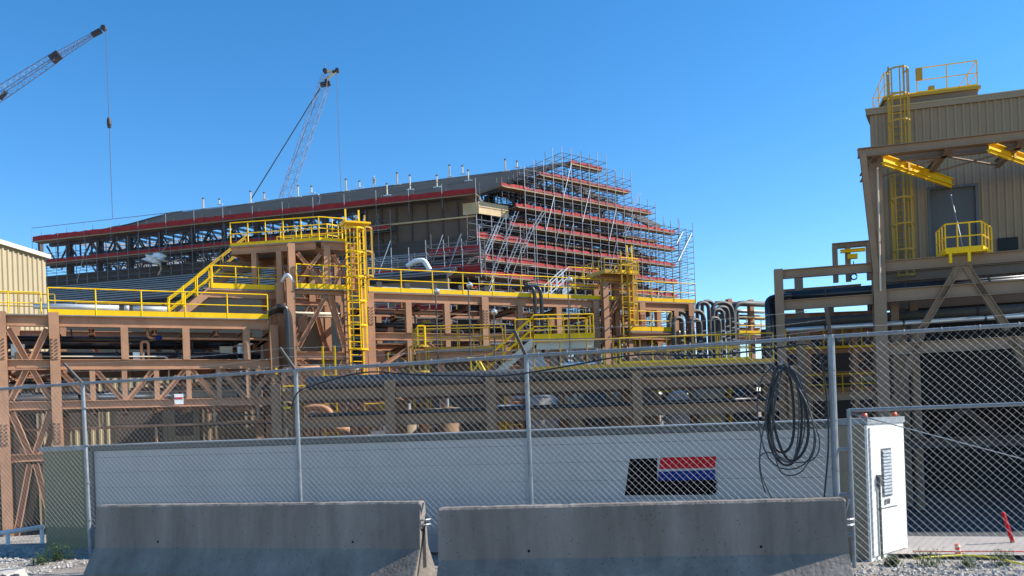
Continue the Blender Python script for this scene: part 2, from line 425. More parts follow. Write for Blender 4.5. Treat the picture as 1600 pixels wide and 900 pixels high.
while t_ < GT1: tie.tube(arc(F_.P(t_, 0, FH), F_.n, UP, .027, 0, 6.283, 8), .003, 3); t_ += .33
tie.build('tie_wires', 'wire', gt)
for z in (.35, .75, 1.2): MB().tube([F_.P(GT0 - .13, 0, z), F_.P(GT0, GW, z)], .02, 6).build('gate_hinge', 'galv', gt)
for f_ in (.0,):
    pts = [F_.P(PT[-1] + i * .5, -.04, FH + .10 - .03 * math.sin(i)) for i in range(10)]
    MB().tube(pts, .0017, 3).build('barbed_wire', 'wire', gt)
# draped black cable and hose coil
cp = [(455, 640), (463, 611), (520, 592), (576, 579), (645, 586), (780, 588), (823, 583), (900, 570), (960, 558), (1010, 553), (1100, 557), (1200, 546), (1265, 536), (1281, 553), (1292, 610), (1296, 690), (1288, 775), (1284, 830)]
MB().tube(round_path([F_.px(x, y, -.06) for x, y in cp], .3), .009, 6).build('hanging_cable', 'rubber', None, True)
tag(bpy.data.objects['hanging_cable'], 'black cable draped along the fence top rail and hanging down beside the coil', 'cable')
rc = random.Random(3)
cpts = []
for i in range(6):
    cx, cz = 1224 + rc.uniform(-4, 6), 0
    wdt = 26 + rc.uniform(-5, 6) + (i > 4) * 16; top = 567 + rc.uniform(0, 8); bot = 708 + rc.uniform(-16, 42)
    sk = rc.uniform(-2, 14)
    for k in range(28):
        a = 2 * math.pi * k / 28; yy = (top + bot) / 2 - math.cos(a) * (bot - top) / 2
        f_ = (yy - top) / (bot - top); xx = cx + math.sin(a) * wdt * (1 + .12 * math.sin(a * 2 + i * 1.7) - .1 * math.cos(a)) + sk * f_
        cpts.append(F_.px(xx, yy, -.075 - .016 * i + .02 * math.sin(a)))
    if i == 2: cpts_a, cpts = cpts, []
coil = thing('hose_coil', 'coil of black hoses hung on the fence left of the gate post', 'hose', F_.px(1224, 650, -.08))
MB().tube(cpts_a, .014, 7).build('hose_loop', 'rubber', coil, True)
MB().tube(cpts, .0075, 7).build('hose_loop', 'rubber_grey', coil, True)
for k, lp in enumerate([[(1222, 572), (1205, 620), (1188, 690), (1186, 735), (1204, 775), (1220, 800)], [(1232, 568), (1258, 625), (1283, 690), (1275, 720), (1240, 724), (1200, 705), (1186, 712), (1187, 740), (1196, 770)],
                        [(1228, 570), (1266, 640), (1278, 700), (1250, 742), (1222, 744), (1205, 700), (1212, 620), (1224, 572)]]):
    MB().tube(round_path([F_.px(x, y, -.13 - .02 * k) for x, y in lp], .15), .0065, 6).build('hose_end', 'rubber_grey', coil, True)
MB().tube(arc(F_.px(1222, 572, -.09), F_.n, UP, .06, 0, 6.28, 10), .006, 4).build('hanging_tie', 'wire', coil)

# ================================================================== white enclosure with emblem
W0 = .62
tL = F_.tz(147, 780, W0)[0]; tR = F_.tz(1333, 780, W0)[0]; HT = 1.475
wt = thing('clad_enclosure', 'long low white panelled enclosure with red white and blue emblem behind the fence', 'enclosure', F_.P((tL + tR) / 2, W0 + .5, 0))
g = MB(); z = 0; k = 0
hs_ = [.02, .235, .45, .665, .88, 1.095, 1.31, HT - .07]
for a, b in zip(hs_[:-1], hs_[1:]):
    g.fbox(F_, tL, tR, W0, W0 + .06, a + .002, b - .002)
g.build('wall_panels', 'white_panel', wt)
MB().fbox(F_, tL + .01, tR - .01, W0 + .012, W0 + 1.1, 0, HT - .075).build('core_wall', 'grey_pipe', wt)
MB().fbox(F_, tL - .02, tR + .02, W0 - .02, W0 + 1.15, HT - .065, HT - .0).build('roof_cap', 'trim_dark', wt)
MB().fbox(F_, tL - .02, tR + .02, W0 - .055, W0 + 1.16, HT + .003, HT + .018).build('roof_flashing', 'galv', wt)
MB().fbox(F_, tL - .03, tL + .03, W0 - .035, W0 + .02, 0, HT - .065).build('corner_trim', 'trim_dark', wt)
MB().fbox(F_, tR - .03, tR + .03, W0 - .035, W0 + .02, 0, HT - .065).build('corner_trim', 'galv', wt)
def decal(pxs, wv, m, name, par):
    ps = [F_.px(x, y, W0 - wv) for x, y in pxs]; return MB().poly(ps, F_.n * .003).build(name, m, par)
em = decal([(982, 714), (1121, 710), (1119, 775), (973, 777)], .008, 'white_panel', 'emblem', wt)
decal([(984, 717), (1027, 716), (1027, 750), (1118, 749), (1121, 755), (1117, 760), (1121, 765), (1116, 773), (976, 774)], .013, 'black', 'emblem_black', em)
decal([(1032, 715), (1119, 713), (1117, 731), (1030, 733)], .013, 'red', 'emblem_red', em)
decal([(1029, 737), (1117, 734), (1117, 749.5), (1028, 751)], .017, 'blue', 'emblem_blue', em)
# olive cabinet left of it
oL = F_.tz(70, 780, W0)[0]; ob = thing('olive_cabinet', 'olive tan metal cabinet at the left end of the white enclosure', 'cabinet', F_.P(oL, W0, 0))
MB().fbox(F_, oL, tL - .04, W0 + .0, W0 + .9, 0, 1.42).build('body', 'olive', ob)
MB().fbox(F_, oL - .03, tL - .035, W0 - .04, W0 + .95, 1.424, 1.49).build('lid', 'galv', ob)
MB().fbox(F_, oL + .1, tL - .12, W0 - .012, W0 - .003, .15, 1.3).build('door', 'olive', ob)
# white electrical cabinet
th = R(42); C0 = at(1359, 780, 8.62); C0.z = .0
cf = Fr((C0.x, C0.y), (math.cos(th), math.sin(th))); CW, CD, CH = .88, .36, 1.50
cb = thing('electrical_cabinet', 'tall white electrical cabinet with louvre vent and orange beacons behind the gate', 'cabinet', C0)
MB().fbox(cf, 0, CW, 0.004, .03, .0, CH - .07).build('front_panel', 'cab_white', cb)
MB().fbox(cf, 0.002, CW - .002, .032, CD, .0, CH - .07).build('body', 'cab_shaded', cb)
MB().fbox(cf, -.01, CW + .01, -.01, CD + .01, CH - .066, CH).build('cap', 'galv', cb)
MB().fbox(cf, .035, CW - .035, -.012, 0.002, .06, CH - .10).build('door', 'cab_white', cb)
lv = MB().fbox(cf, .27, .50, -.020, -.013, .66, 1.17).build('vent', 'grey_door', cb)
for k in range(14): MB().hexa([cf.P(.29, -.03, .675 + k * .034), cf.P(.48, -.03, .675 + k * .034), cf.P(.48, -.021, .70 + k * .034), cf.P(.29, -.021, .70 + k * .034),
    cf.P(.29, -.03, .681 + k * .034), cf.P(.48, -.03, .681 + k * .034), cf.P(.48, -.021, .706 + k * .034), cf.P(.29, -.021, .706 + k * .034)]).build('louvre', 'galv', lv)
MB().fbox(cf, .14, .19, -.05, -.013, .78, .90).build('handle', 'rubber_grey', cb)
MB().tube([cf.P(.165, -.03, .78), cf.P(.17, -.03, .02)], .014, 8).build('conduit', 'grey_pipe', cb)
MB().fbox(cf, .15, .62, -.017, -.013, .535, .545).build('door_seam', 'grey_door', cb)
for k in (.05, CW - .12):
    MB().tube([cf.P(k, .05, CH + .001), cf.P(k, .05, CH + .05)], .035, 10, r2=.028).build('beacon', 'orange', cb, True)
cu = bpy.data.curves.new('unit_number', 'FONT'); cu.body = '#10'; cu.size = .09; cu.extrude = .002
tmp = bpy.data.objects.new('tmp', cu); C.objects.link(tmp)
me = bpy.data.meshes.new_from_object(tmp.evaluated_get(bpy.context.evaluated_depsgraph_get())); bpy.data.objects.remove(tmp)
me.materials.clear(); me.materials.append(M['grey_pipe'])
un = bpy.data.objects.new('unit_number', me); C.objects.link(un)
rot = Matrix((cf.d, UP, -cf.n)).transposed().to_4x4(); un.matrix_world = Matrix.Translation(cf.P(.30, -.016, .575)) @ rot
mw = un.matrix_world.copy(); un.parent = cb; un.matrix_parent_inverse = inv(cb); un.matrix_basis = mw

# ---------------- small things near the ground
def weed(x, y, Y, n, h, label, seed):
    p = at(x, y, Y); p.z = ground_z(p.x, p.y); rr = random.Random(seed); g = MB()
    for i in range(n):
        a = rr.uniform(0, 6.28); l = h * rr.uniform(.4, 1); rad = rr.uniform(0, h * .7)
        b = p + V((math.cos(a) * rad, math.sin(a) * rad, 0)); tip = b + V((rr.uniform(-.4, .4) * l, rr.uniform(-.4, .4) * l, l))
        mid = b.lerp(tip, .55) + V((rr.uniform(-.1, .1) * l, 0, .1 * l)); g.tube([b, mid, tip], .004, 3, r2=.001)
        for k in range(9):
            q = b.lerp(tip, rr.uniform(.15, 1)); an = rr.uniform(0, 6.28); s = rr.uniform(.012, .032)
            u = V((math.cos(an), math.sin(an), rr.uniform(-.2, .6))) * s; v_ = V((-math.sin(an), math.cos(an), 0)) * s * .4
            g.quad(q, q + u * .5 + v_, q + u * 1.2, q + u * .5 - v_)
    tag(g.build('weed', 'weed'), label, 'weed', 'weeds growing in the gravel')
weed(90, 862, 10.9, 60, .26, 'loose green weeds at the foot of the olive cabinet', 1)
weed(62, 868, 10.6, 26, .15, 'small weed tuft on the gravel left of the olive cabinet', 2)
weed(1395, 893, 8.4, 55, .12, 'bushy green weed at the foot of the white cabinet', 3)
weed(1455, 890, 8.3, 26, .20, 'thin sprig of weed beside the orange marker', 4)
weed(1570, 893, 8.2, 30, .20, 'wispy dry weed below the red marker post', 5)
weed(1510, 897, 8.2, 26, .12, 'low weed between the two markers', 6)
g = MB(); rs = random.Random(11)
def stone(g, p, s, rs):
    b = len(g.v); base = [(1, 0, 0), (-1, 0, 0), (0, 1, 0), (0, -1, 0), (0, 0, 1), (0, 0, -1)]
    sc_ = (rs.uniform(.7, 1.3), rs.uniform(.7, 1.3), rs.uniform(.5, .9)); ro = Matrix.Rotation(rs.uniform(0, 3), 3, 'Z') @ Matrix.Rotation(rs.uniform(-.5, .5), 3, 'X')
    for v_ in base: g.v.append(tuple(p + ro @ V((v_[0] * sc_[0], v_[1] * sc_[1], v_[2] * sc_[2])) * s * rs.uniform(.8, 1.2)))
    for a in (0, 1):
        for c in (2, 3):
            for d in (4, 5): g.f.append((b + a, b + c, b + d))
for i in range(5200):
    if i % 2: t_ = rs.uniform(-3.4, .3); w_ = rs.uniform(-1.2, .9)
    else: t_ = rs.uniform(9.1, 12.5); w_ = rs.uniform(-.6, .62)
    p = F_.P(t_, w_, 0); p.z = .0; stone(g, p, rs.choice([.008, .012, .018, .03]) , rs)
o = g.build('gravel', 'stone'); tag(o, 'loose pale gravel stones along the fence foot', 'gravel', None, 'stuff')
def marker(x, y0, y1, Y, r, label, m, tilt=0):
    p = at(x, y1, Y); p.z = ground_z(p.x, p.y); q = at(x, y0, Y); q.z = max(q.z, .15); t = thing('marker_post', label, 'marker', p)
    top = V((p.x + tilt, p.y, q.z)); MB().tube([p, p + UP * .03], r * 2.2, 12, r2=r * 1.8).build('base', 'rubber', t, False)
    MB().tube([p + UP * .031, top], r, 10, r2=r * .85).build('post', m, t, True)
    for a, b in (() if m == 'red' else ((.5, .6), (.8, .87))): MB().tube([p.lerp(top, a), p.lerp(top, b)], r * 1.04, 10).build('band', 'white', t, True)
    return t
marker(1583, 800, 853, 9.3, .022, 'red delineator post leaning left at the edge of the dark yard', 'red', -.10)
marker(1498, 860, 884, 8.7, .028, 'short orange marker post standing in the weeds', 'orange', -.01)
pts = [at(x, y, 1) for x, y in ((1428, 874), (1470, 868), (1520, 866), (1560, 873), (1592, 880))]
pts = [V((p.x, p.y, EYE)) for p in []] 
def gp(x, y, z=.06):
    r = ray(x, y); k = (z - EYE) / r.z; return V((r.x * k, k, z))
MB().tube(round_path([gp(1428, 873), gp(1470, 869), gp(1520, 867), (gp(1560, 873)), gp(1610, 884)], .3), .011, 6).build('yellow_hose', 'hose_yellow', None, True)
tag(bpy.data.objects['yellow_hose'], 'yellow hose lying in a curve on the pale pavement', 'hose')
MB().tube(round_path([gp(1426, 861), gp(1480, 862), gp(1530, 861), gp(1610, 862)], .3), .006, 5).build('red_cord', 'red', None, True)
tag(bpy.data.objects['red_cord'], 'thin red cord stretched on the ground at the shadow edge', 'cord')
# pale concrete block and bent rebar in the corner, short guard rail
p = at(12, 893, 9.6); q = thing('concrete_block', 'broken pale concrete block with rusty bars in the gravel corner', 'rubble', (p.x, p.y, 0))
MB().hexa([(p.x - .25, p.y - .15, 0), (p.x + .1, p.y - .2, 0), (p.x + .15, p.y + .15, 0), (p.x - .25, p.y + .15, 0), (p.x - .24, p.y - .12, .09), (p.x + .08, p.y - .16, .07), (p.x + .12, p.y + .12, .1), (p.x - .22, p.y + .12, .11)]).build('block', 'stone', q)
for k in range(3): MB().tube([(p.x - .1 + k * .12, p.y - .12, .05), (p.x - .02 + k * .14, p.y - .3, .1), (p.x + .12 + k * .12, p.y - .25, .02)], .008, 5).build('rebar', 'dark_steel', q)
gr = thing('guard_rail', 'low pale pipe guard rail left of the olive cabinet', 'rail', at(30, 850, 12.4) * V((1, 1, 0)))
a, b = at(-60, 842, 12.6), at(69, 823, 12.9)
MB().tube([a, b], .035, 8).build('rail', 'white', gr, True)
for u in (.1, .55, .97):
    q = a.lerp(b, u); MB().tube([V((q.x, q.y, -.4)), q], .03, 8).build('post', 'white', gr, True)

# ================================================================== main pipe rack (plan frame A)
A = Fr((-18.1, 33.3), (.904, .427))
GZ = -2.7
def tA(x, y, w=0): return A.tz(x, y, w)[0]
def zA(x, y, w=0): return A.tz(x, y, w)[1]
DW = 5.0                                     # depth of the rack
LV1, LV2, LV3, LV4 = 6.35, 4.62, 3.0, .95
def truss_level(par, ts, z0, z1, w, sz=.2, m='steel_brown'):
    for i, (a, b) in enumerate(zip(ts[:-1], ts[1:])):
        MB().ibar(A.P(a, w, z0), A.P(a, w, z1), sz, sz, A.d).build('post', m, par)
        p, q = (A.P(a + .1, w, z1), A.P(b - .1, w, z0)) if (i % 4 < 2) else (A.P(a + .1, w, z0), A.P(b - .1, w, z1))
        brace(par, p, q, sz * .95, m, side=A.n)
left = thing('pipe_rack', 'brown steel pipe rack with yellow walkway beside the tan corrugated building', 'pipe rack', A.P(2, 2.5, GZ), 'brown steel pipe racks')
cols = [tA(-90, 600), tA(5, 600), tA(88, 600), tA(430, 600)]
for w in (0, DW):
    for t in cols: column(left, A.P(t, w, GZ), LV1 + (.35 if t < cols[3] else 0), A, .36)
t0, t1 = cols[0], cols[3]
for w in (0, DW):
    for z, h in ((LV1, .42), (LV2, .42), (LV3, .34)):
        for a, b in zip(cols[:-1], cols[1:]):
            beam(left, A.P(a + .18, w, z), A.P(b - .18, w, z), h)
for z in (LV4, ):
    for w in (0, DW):
        beam(left, A.P(cols[1] + .18, w, z), A.P(cols[2] - .18, w, z), .3)
def splice(par, t, w, z, fr=A, m='steel_brown'):
    pl_ = MB().fbox(fr, t - .13, t + .13, w - .205, w - .185, z - .42, z + .42).build('splice_plate', m, par); q = MB()
    for i in range(6):
        for sx in (-.08, .08): q.fbox(fr, t + sx - .022, t + sx + .022, w - .24, w - .206, z - .36 + i * .14, z - .32 + i * .14)
    q.build('bolts', 'dark_steel', pl_)
for t in cols[:3]: splice(left, t, 0, 5.25); splice(left, t, 0, 1.9)
splice(left, cols[3], 0, 3.6)
# X braces in the first bays
for a, b in ((cols[0], cols[1]), (cols[1], cols[2])):
    for za, zb in ((LV1 - .3, LV2 + .2), (LV3 - .25, LV4 + .15)):
        m_ = (a + b) / 2
        for w in (0, DW):
            brace(left, A.P(a + .25, w, za), A.P(m_ - .1, w, zb), .24, side=A.n); brace(left, A.P(b - .25, w, za), A.P(m_ + .1, w, zb), .24, side=A.n)
            brace(left, A.P(m_ - .1, w, zb - .4), A.P(a + .25, w, (LV3 + .25) if za > 4 else GZ + .6), .22, side=A.n)
            brace(left, A.P(m_ + .1, w, zb - .4), A.P(b - .25, w, (LV3 + .25) if za > 4 else GZ + .6), .22, side=A.n)
            MB().fbox(A, m_ - .45, m_ + .45, w - .03, w + .03, zb - .32, zb + .25).build('gusset_plate', 'steel_brown', left)
for x in (195, 291, 385):
    for w in (0, DW): column(left, A.P(tA(x, 540), w, LV2 + .2), LV1 - .2, A, .28, name='post')
for x in (130, 240, 330):
    brace(left, A.P(tA(x, 540), DW, LV1 - .2), A.P(tA(x + 45, 560), DW, LV2 + .2), .2, side=A.n)
ts = [tA(x, 600) for x in (88, 145, 195, 245, 295, 342, 388, 430)]
truss_level(left, ts, LV3 + .15, LV2 - .2, 0); truss_level(left, ts, LV3 + .15, LV2 - .2, DW)
for t in cols + ts:
    for z in (LV1 - .35, LV2 - .3, LV3 - .25): MB().ibar(A.P(t, .15, z), A.P(t, DW - .15, z), .2, .25).build('cross_beam', 'steel_brown', left)
dk = MB().fbox(A, cols[0], tA(418, 500), -.15, 1.0, LV1 + .215, LV1 + .26).build('walkway', 'deck_grate', left)
ZD = LV1 + .26
railing(left, [A.P(tA(76, 490) + .0, -.12, ZD), A.P(tA(418, 500), -.12, ZD)], 1.07, 1.55, .22)
railing(left, [A.P(tA(-40, 490), 1.6, ZD), A.P(tA(82, 490), 1.6, ZD)], 1.07, 1.3, 0, 'ochre')
railing(left, [A.P(tA(-40, 490), 0.1, ZD), A.P(tA(64, 490), .1, ZD)], .9, 1.3, 0, 'yellow')
railing(left, [A.P(tA(115, 490), 2.6, ZD), A.P(tA(330, 490), 2.6, ZD)], .9, 1.3, .1, 'ochre')
# dark pipe runs inside rack, each its own thing
def pipe(t0, t1, w, z, r, m, label, grp='pipes running along the racks', fr=A, cl=0):
    p = thing('pipe', label, 'pipe', fr.P((t0 + t1) / 2, w, z), grp)
    MB().tube([fr.P(t0, w, z), fr.P(t1, w, z)], r, 10).build('pipe_shell', m, p, True)
    if cl:
        t = t0 + cl / 2
        while t < t1: MB().tube([fr.P(t, w, z), fr.P(t + .08, w, z)], r * 1.12, 10).build('clamp', 'dark_steel', p); t += cl
    return p
SP = [(0.7, LV2 + .42, .14, 'black_pipe', 'black pipe on the second shelf of the left rack near its edge'),
      (1.5, LV2 + .48, .2, 'steel_brown', 'brown painted pipe on the second shelf of the left rack'),
      (2.6, LV2 + .5, .24, 'black_pipe', 'thick black pipe deep on the second shelf of the left rack'),
      (3.8, LV2 + .42, .16, 'grey_pipe', 'grey pipe at the back of the second shelf of the left rack'),
      (0.8, LV3 + .36, .13, 'silver', 'silver insulated pipe on the third shelf of the left rack'),
      (1.7, LV3 + .42, .2, 'black_pipe', 'black pipe beside the silver one on the third shelf'),
      (2.9, LV3 + .45, .24, 'grey_pipe', 'wide grey pipe deep on the third shelf'),
      (4.1, LV3 + .38, .15, 'silver', 'silver pipe at the back of the third shelf'),
      (.9, LV1 - .6, .12, 'black_pipe', 'black pipe hung right under the left walkway'),
      (3.0, LV1 - .62, .2, 'black_pipe', 'thick black pipe hung under the middle of the left deck')]
for w, z, r, m, lb in SP: pipe(cols[0], cols[3] - .5, w, z, r, m, lb, cl=2.4)
pipe(tA(50, 480), tA(186, 480), .55, ZD + .42, .12, 'silver', 'long silver insulated pipe lying above the left walkway', 'silver pipes on the walkway')
pipe(tA(194, 480), tA(202, 480), .55, ZD + .42, .12, 'silver', 'short silver pipe stub between the two walkway pipes', 'silver pipes on the walkway')
pipe(tA(208, 480), tA(262, 480), .55, ZD + .42, .11, 'silver', 'silver pipe ending at the foot of the yellow stair', 'silver pipes on the walkway')
# crossed strut and instrument behind stair
o = thing('bent_conduit', 'brown conduit hoop standing inside the left rack', 'conduit', A.P(tA(225, 560), 1, LV2))
MB().tube(round_path([A.P(tA(222, 560), .4, LV2 + .2), A.P(tA(222, 560), .4, LV2 + 1.0), A.P(tA(233, 560), .4, LV2 + 1.0), A.P(tA(233, 560), .4, LV2 + .2)], .25), .06, 7).build('hoop', 'steel_brown', o, True)
o = thing('pipe', 'pale blue capped pipe crossing inside the left rack', 'pipe', A.P(tA(230, 520), 1.5, 5.6), 'pipes running along the racks')
MB().tube([A.P(tA(205, 525), 1.2, 5.55), A.P(tA(248, 518), .2, 5.75)], .06, 8).build('pipe_shell', 'grey_pipe', o, True)
MB().tube([A.P(tA(247, 518), .24, 5.75), A.P(tA(250, 518), .1, 5.77)], .10, 10).build('end_cap', 'blue', o, True)

# ------------------------------------------------------------------ access tower
TH = zA(578, 457)                                     # deck 2 level
tw = thing('access_tower', 'brown braced steel tower with caged yellow ladder and top platform', 'tower', A.P(tA(510, 560), 2.5, GZ))
tc = [tA(443, 560), tA(457, 560), tA(572, 560)]
tm = tA(545, 560)
for w in (0, 4.0):
    column(tw, A.P(tc[0], w + .4, GZ), zA(443, 440), A, .32); column(tw, A.P(tc[1], w, GZ), TH + .5, A, .36); column(tw, A.P(tc[2], w, GZ), zA(572, 453), A, .34)
    column(tw, A.P(tm, w, GZ), TH + .1, A, .3)
zt = zA(505, 384)
for t in tc[1:]: splice(tw, t, 0, 3.9); splice(tw, t, 0, 1.5)
for w in (0, 3.4):
    for x in (510, 455, 553): column(tw, A.P(tA(x, 400), w, TH), zt, A, .3, name='upper_column')
    for z in (TH, zA(500, 556), zA(500, 600), zA(500, 650)): beam(tw, A.P(tc[1] + .18, w, z), A.P(tm - .15, w, z), .36)
    am = tA(512, 460); zb = zA(500, 553)
    brace(tw, A.P(am - .1, w, TH - .25), A.P(tA(466, 540), w, zb + .3), .2, side=A.n); brace(tw, A.P(am + .1, w, TH - .25), A.P(tA(538, 540), w, zb + .3), .26, side=A.n)
    brace(tw, A.P(tA(466, 562), w, zb - .3), A.P(am - .15, w, zA(500, 598)), .24, side=A.n); brace(tw, A.P(tA(537, 565), w, zb - .3), A.P(am + .15, w, zA(500, 598)), .24, side=A.n)
    brace(tw, A.P(am - .1, w, zA(500, 612)), A.P(tA(466, 660), w, zA(466, 660)), .22, side=A.n); brace(tw, A.P(am + .1, w, zA(500, 612)), A.P(tA(537, 660), w, zA(537, 660)), .22, side=A.n)
    for xa, xb in ((458, 508), (514, 551)):
        ta, tb = tA(xa, 420), tA(xb, 420); m_ = (ta + tb) / 2
        brace(tw, A.P(ta + .2, w, zt - .4), A.P(m_, w, (zt + TH) / 2), .16, side=A.n); brace(tw, A.P(tb - .2, w, zt - .4), A.P(m_, w, (zt + TH) / 2), .16, side=A.n)
        brace(tw, A.P(ta + .2, w, TH + .2), A.P(m_, w, (zt + TH) / 2), .16, side=A.n); brace(tw, A.P(tb - .2, w, TH + .2), A.P(m_, w, (zt + TH) / 2), .16, side=A.n)
    beam(tw, A.P(tA(502, 385), w, zt), A.P(tA(556, 385), w, zt), .34)
Qc = A.P(tA(500, 384), 0, 0); Q = Fr((Qc.x, Qc.y), (1, -.13))   # the wing left of the tower runs at an angle
tq = Q.tz(362, 392)[0]
for w in (0, 3.0):
    beam(tw, Q.P(tq, w, zt), Q.P(-.2, w, zt), .34)
    for x in (398, 437): column(tw, Q.P(Q.tz(x, 400)[0], w, TH - .2), zt - .17, Q, .24, name='upper_column')
for t in (tq, (tq - .2) / 2, -.4): MB().ibar(Q.P(t, .15, zt), Q.P(t, 2.85, zt), .2, .28).build('cross_beam', 'steel_brown', tw)
MB().fbox(A, tA(362, 400), tA(425, 400), 3.2, 3.3, TH + 1.3, zt - .3).build('wall_panel', 'clad_brown', tw)
ZT = zt + .22
MB().poly([Q.P(tq - .1, -.1, zt + .175), Q.P(0, -.1, zt + .175), A.P(tA(560, 385), -.1, zt + .175), A.P(tA(560, 385), 3.0, zt + .175), Q.P(0, 3.2, zt + .175), Q.P(tq - .1, 3.1, zt + .175)], UP * .045).build('platform', 'deck_grate', tw)
a, b = tA(500, 385), tA(540, 385)
railing(tw, [Q.P(tq, -.08, ZT), Q.P(0, -.08, ZT), A.P(b, -.08, ZT)], 1.07, .8, .14)
railing(tw, [Q.P(tq + .9, 3.1, ZT), Q.P(0, 3.1, ZT), A.P(b + .6, 2.9, ZT)], 1.07, .9, .14)
railing(tw, [Q.P(-2.4, 1.3, ZT), Q.P(-.1, 1.3, ZT), A.P(b, 1.3, ZT), A.P(b, -.08, ZT)], 1.07, .8, .14)
# deck two left of the tower and its rails
zb2 = zA(380, 440)
MB().fbox(A, tA(322, 450), tA(440, 440), 1.2, 3.0, TH + .1, TH + .16).build('landing', 'deck_grate', tw)
beam(tw, A.P(tA(330, 450), 1.2, TH - .1), A.P(tA(440, 450), 1.2, TH - .1), .36)
railing(tw, [A.P(tA(332, 450, 1.2), 1.2, TH + .16), A.P(tA(440, 450, 1.2), 1.2, TH + .16)], 1.0, 1.1, .22)
railing(tw, [A.P(tA(332, 450, 3), 3.0, TH + .16), A.P(tA(440, 450, 3), 3.0, TH + .16)], 1.0, 1.1, .0)
# stair from deck one up to the landing, and on up to the top
pa = A.P(tA(265, 492, 1.2), 1.2, ZD); pb = A.P(tA(330, 446, 1.2), 1.2, TH + .16)
stair(tw, pa, V((pb.x, pb.y, TH + .9)) if False else pb, A.n * .9)
pb2 = A.P(tA(334, 400, 2.0), 2.0, TH + .16); 
stair(tw, A.P(tA(262, 470, 2.6), 2.6, ZD + .2), Q.P(tq - .05, 1.9, ZT), A.n * .9, 'ochre')
for x in (432, 560): MB().fbox(A, tA(x, 600) - .06, tA(x, 600) + .06, -.25, -.19, zA(500, 585), zA(500, 575)).build('bracket', 'yellow', tw)
railing(tw, [A.P(tA(462, 440), -.22, TH + .05), A.P(tA(545, 440), -.22, TH + .05)], 1.07, 1.1, .22)
MB().fbox(A, tc[1] + .2, tm, -.25, .6, TH, TH + .05).build('walkway', 'deck_grate', tw)
MB().fbox(A, tc[1] + .4, tm - .3, 3.6, 3.7, zA(500, 540), TH - .4).build('wall_panel', 'clad_tan', tw)
MB().tube(round_path([A.P(tA(458, 440), -.1, TH + .3), A.P(tA(449, 440), -.1, TH + .75), A.P(tA(443, 440), .3, TH + .4)], .3), .09, 7).build('vent_pipe', 'white', tw, True)
# ladder
cage_ladder(tw, A.P(tA(553, 500), -.35, 0), zA(553, 603), zA(560, 365), -A.n, A.d, cz=1.6, wd=.62)
cage_ladder(tw, A.P(tA(566, 500), -.3, 0), zA(566, 470), zA(560, 372), -A.n, A.d, 'ochre', cz=1.0, wd=.4)
tt = tA(556, 360)
MB().fbox(A, tt - .7, tt + .5, -.8, .2, zA(556, 352) - .08, zA(556, 352)).build('ladder_head', 'yellow', tw)
MB().fbox(A, tA(548, 600), tA(602, 600), -.9, .3, zA(575, 605) - .12, zA(575, 605)).build('lower_landing', 'yellow', tw)
railing(tw, [A.P(tA(548, 600), -.9, zA(575, 605)), A.P(tA(600, 600), -.9, zA(575, 605))], .9, .5, .1)
MB().fbox(A, tA(538, 358), tA(544, 358), -.1, .1, zA(540, 358), zA(540, 349)).build('light_box', 'white', tw)

# black pipe bend at the left of the tower
for k, (xo, wv) in enumerate(((428, -.35), (433, -.6), (438, -.85), (443, -1.1))):
    o = thing('bent_pipe', ['innermost', 'second', 'third', 'outermost'][k] + ' of four black pipes bending down beside the access tower', 'pipe', A.P(tA(445, 550), wv, 4), 'black pipes bending down by the tower')
    zt_ = zA(430, 486) + k * .02; tx = tA(452 - k * 3, 520)
    MB().tube(round_path([A.P(tA(424, 500), 1.5, zt_), A.P(tA(430, 500), wv, zt_), A.P(tx - .05, wv, zt_ - .05), A.P(tx, wv, zt_ - .8), A.P(tx, wv, GZ)], .6, 6), .12, 8).build('pipe_shell', 'black_pipe', o, True)

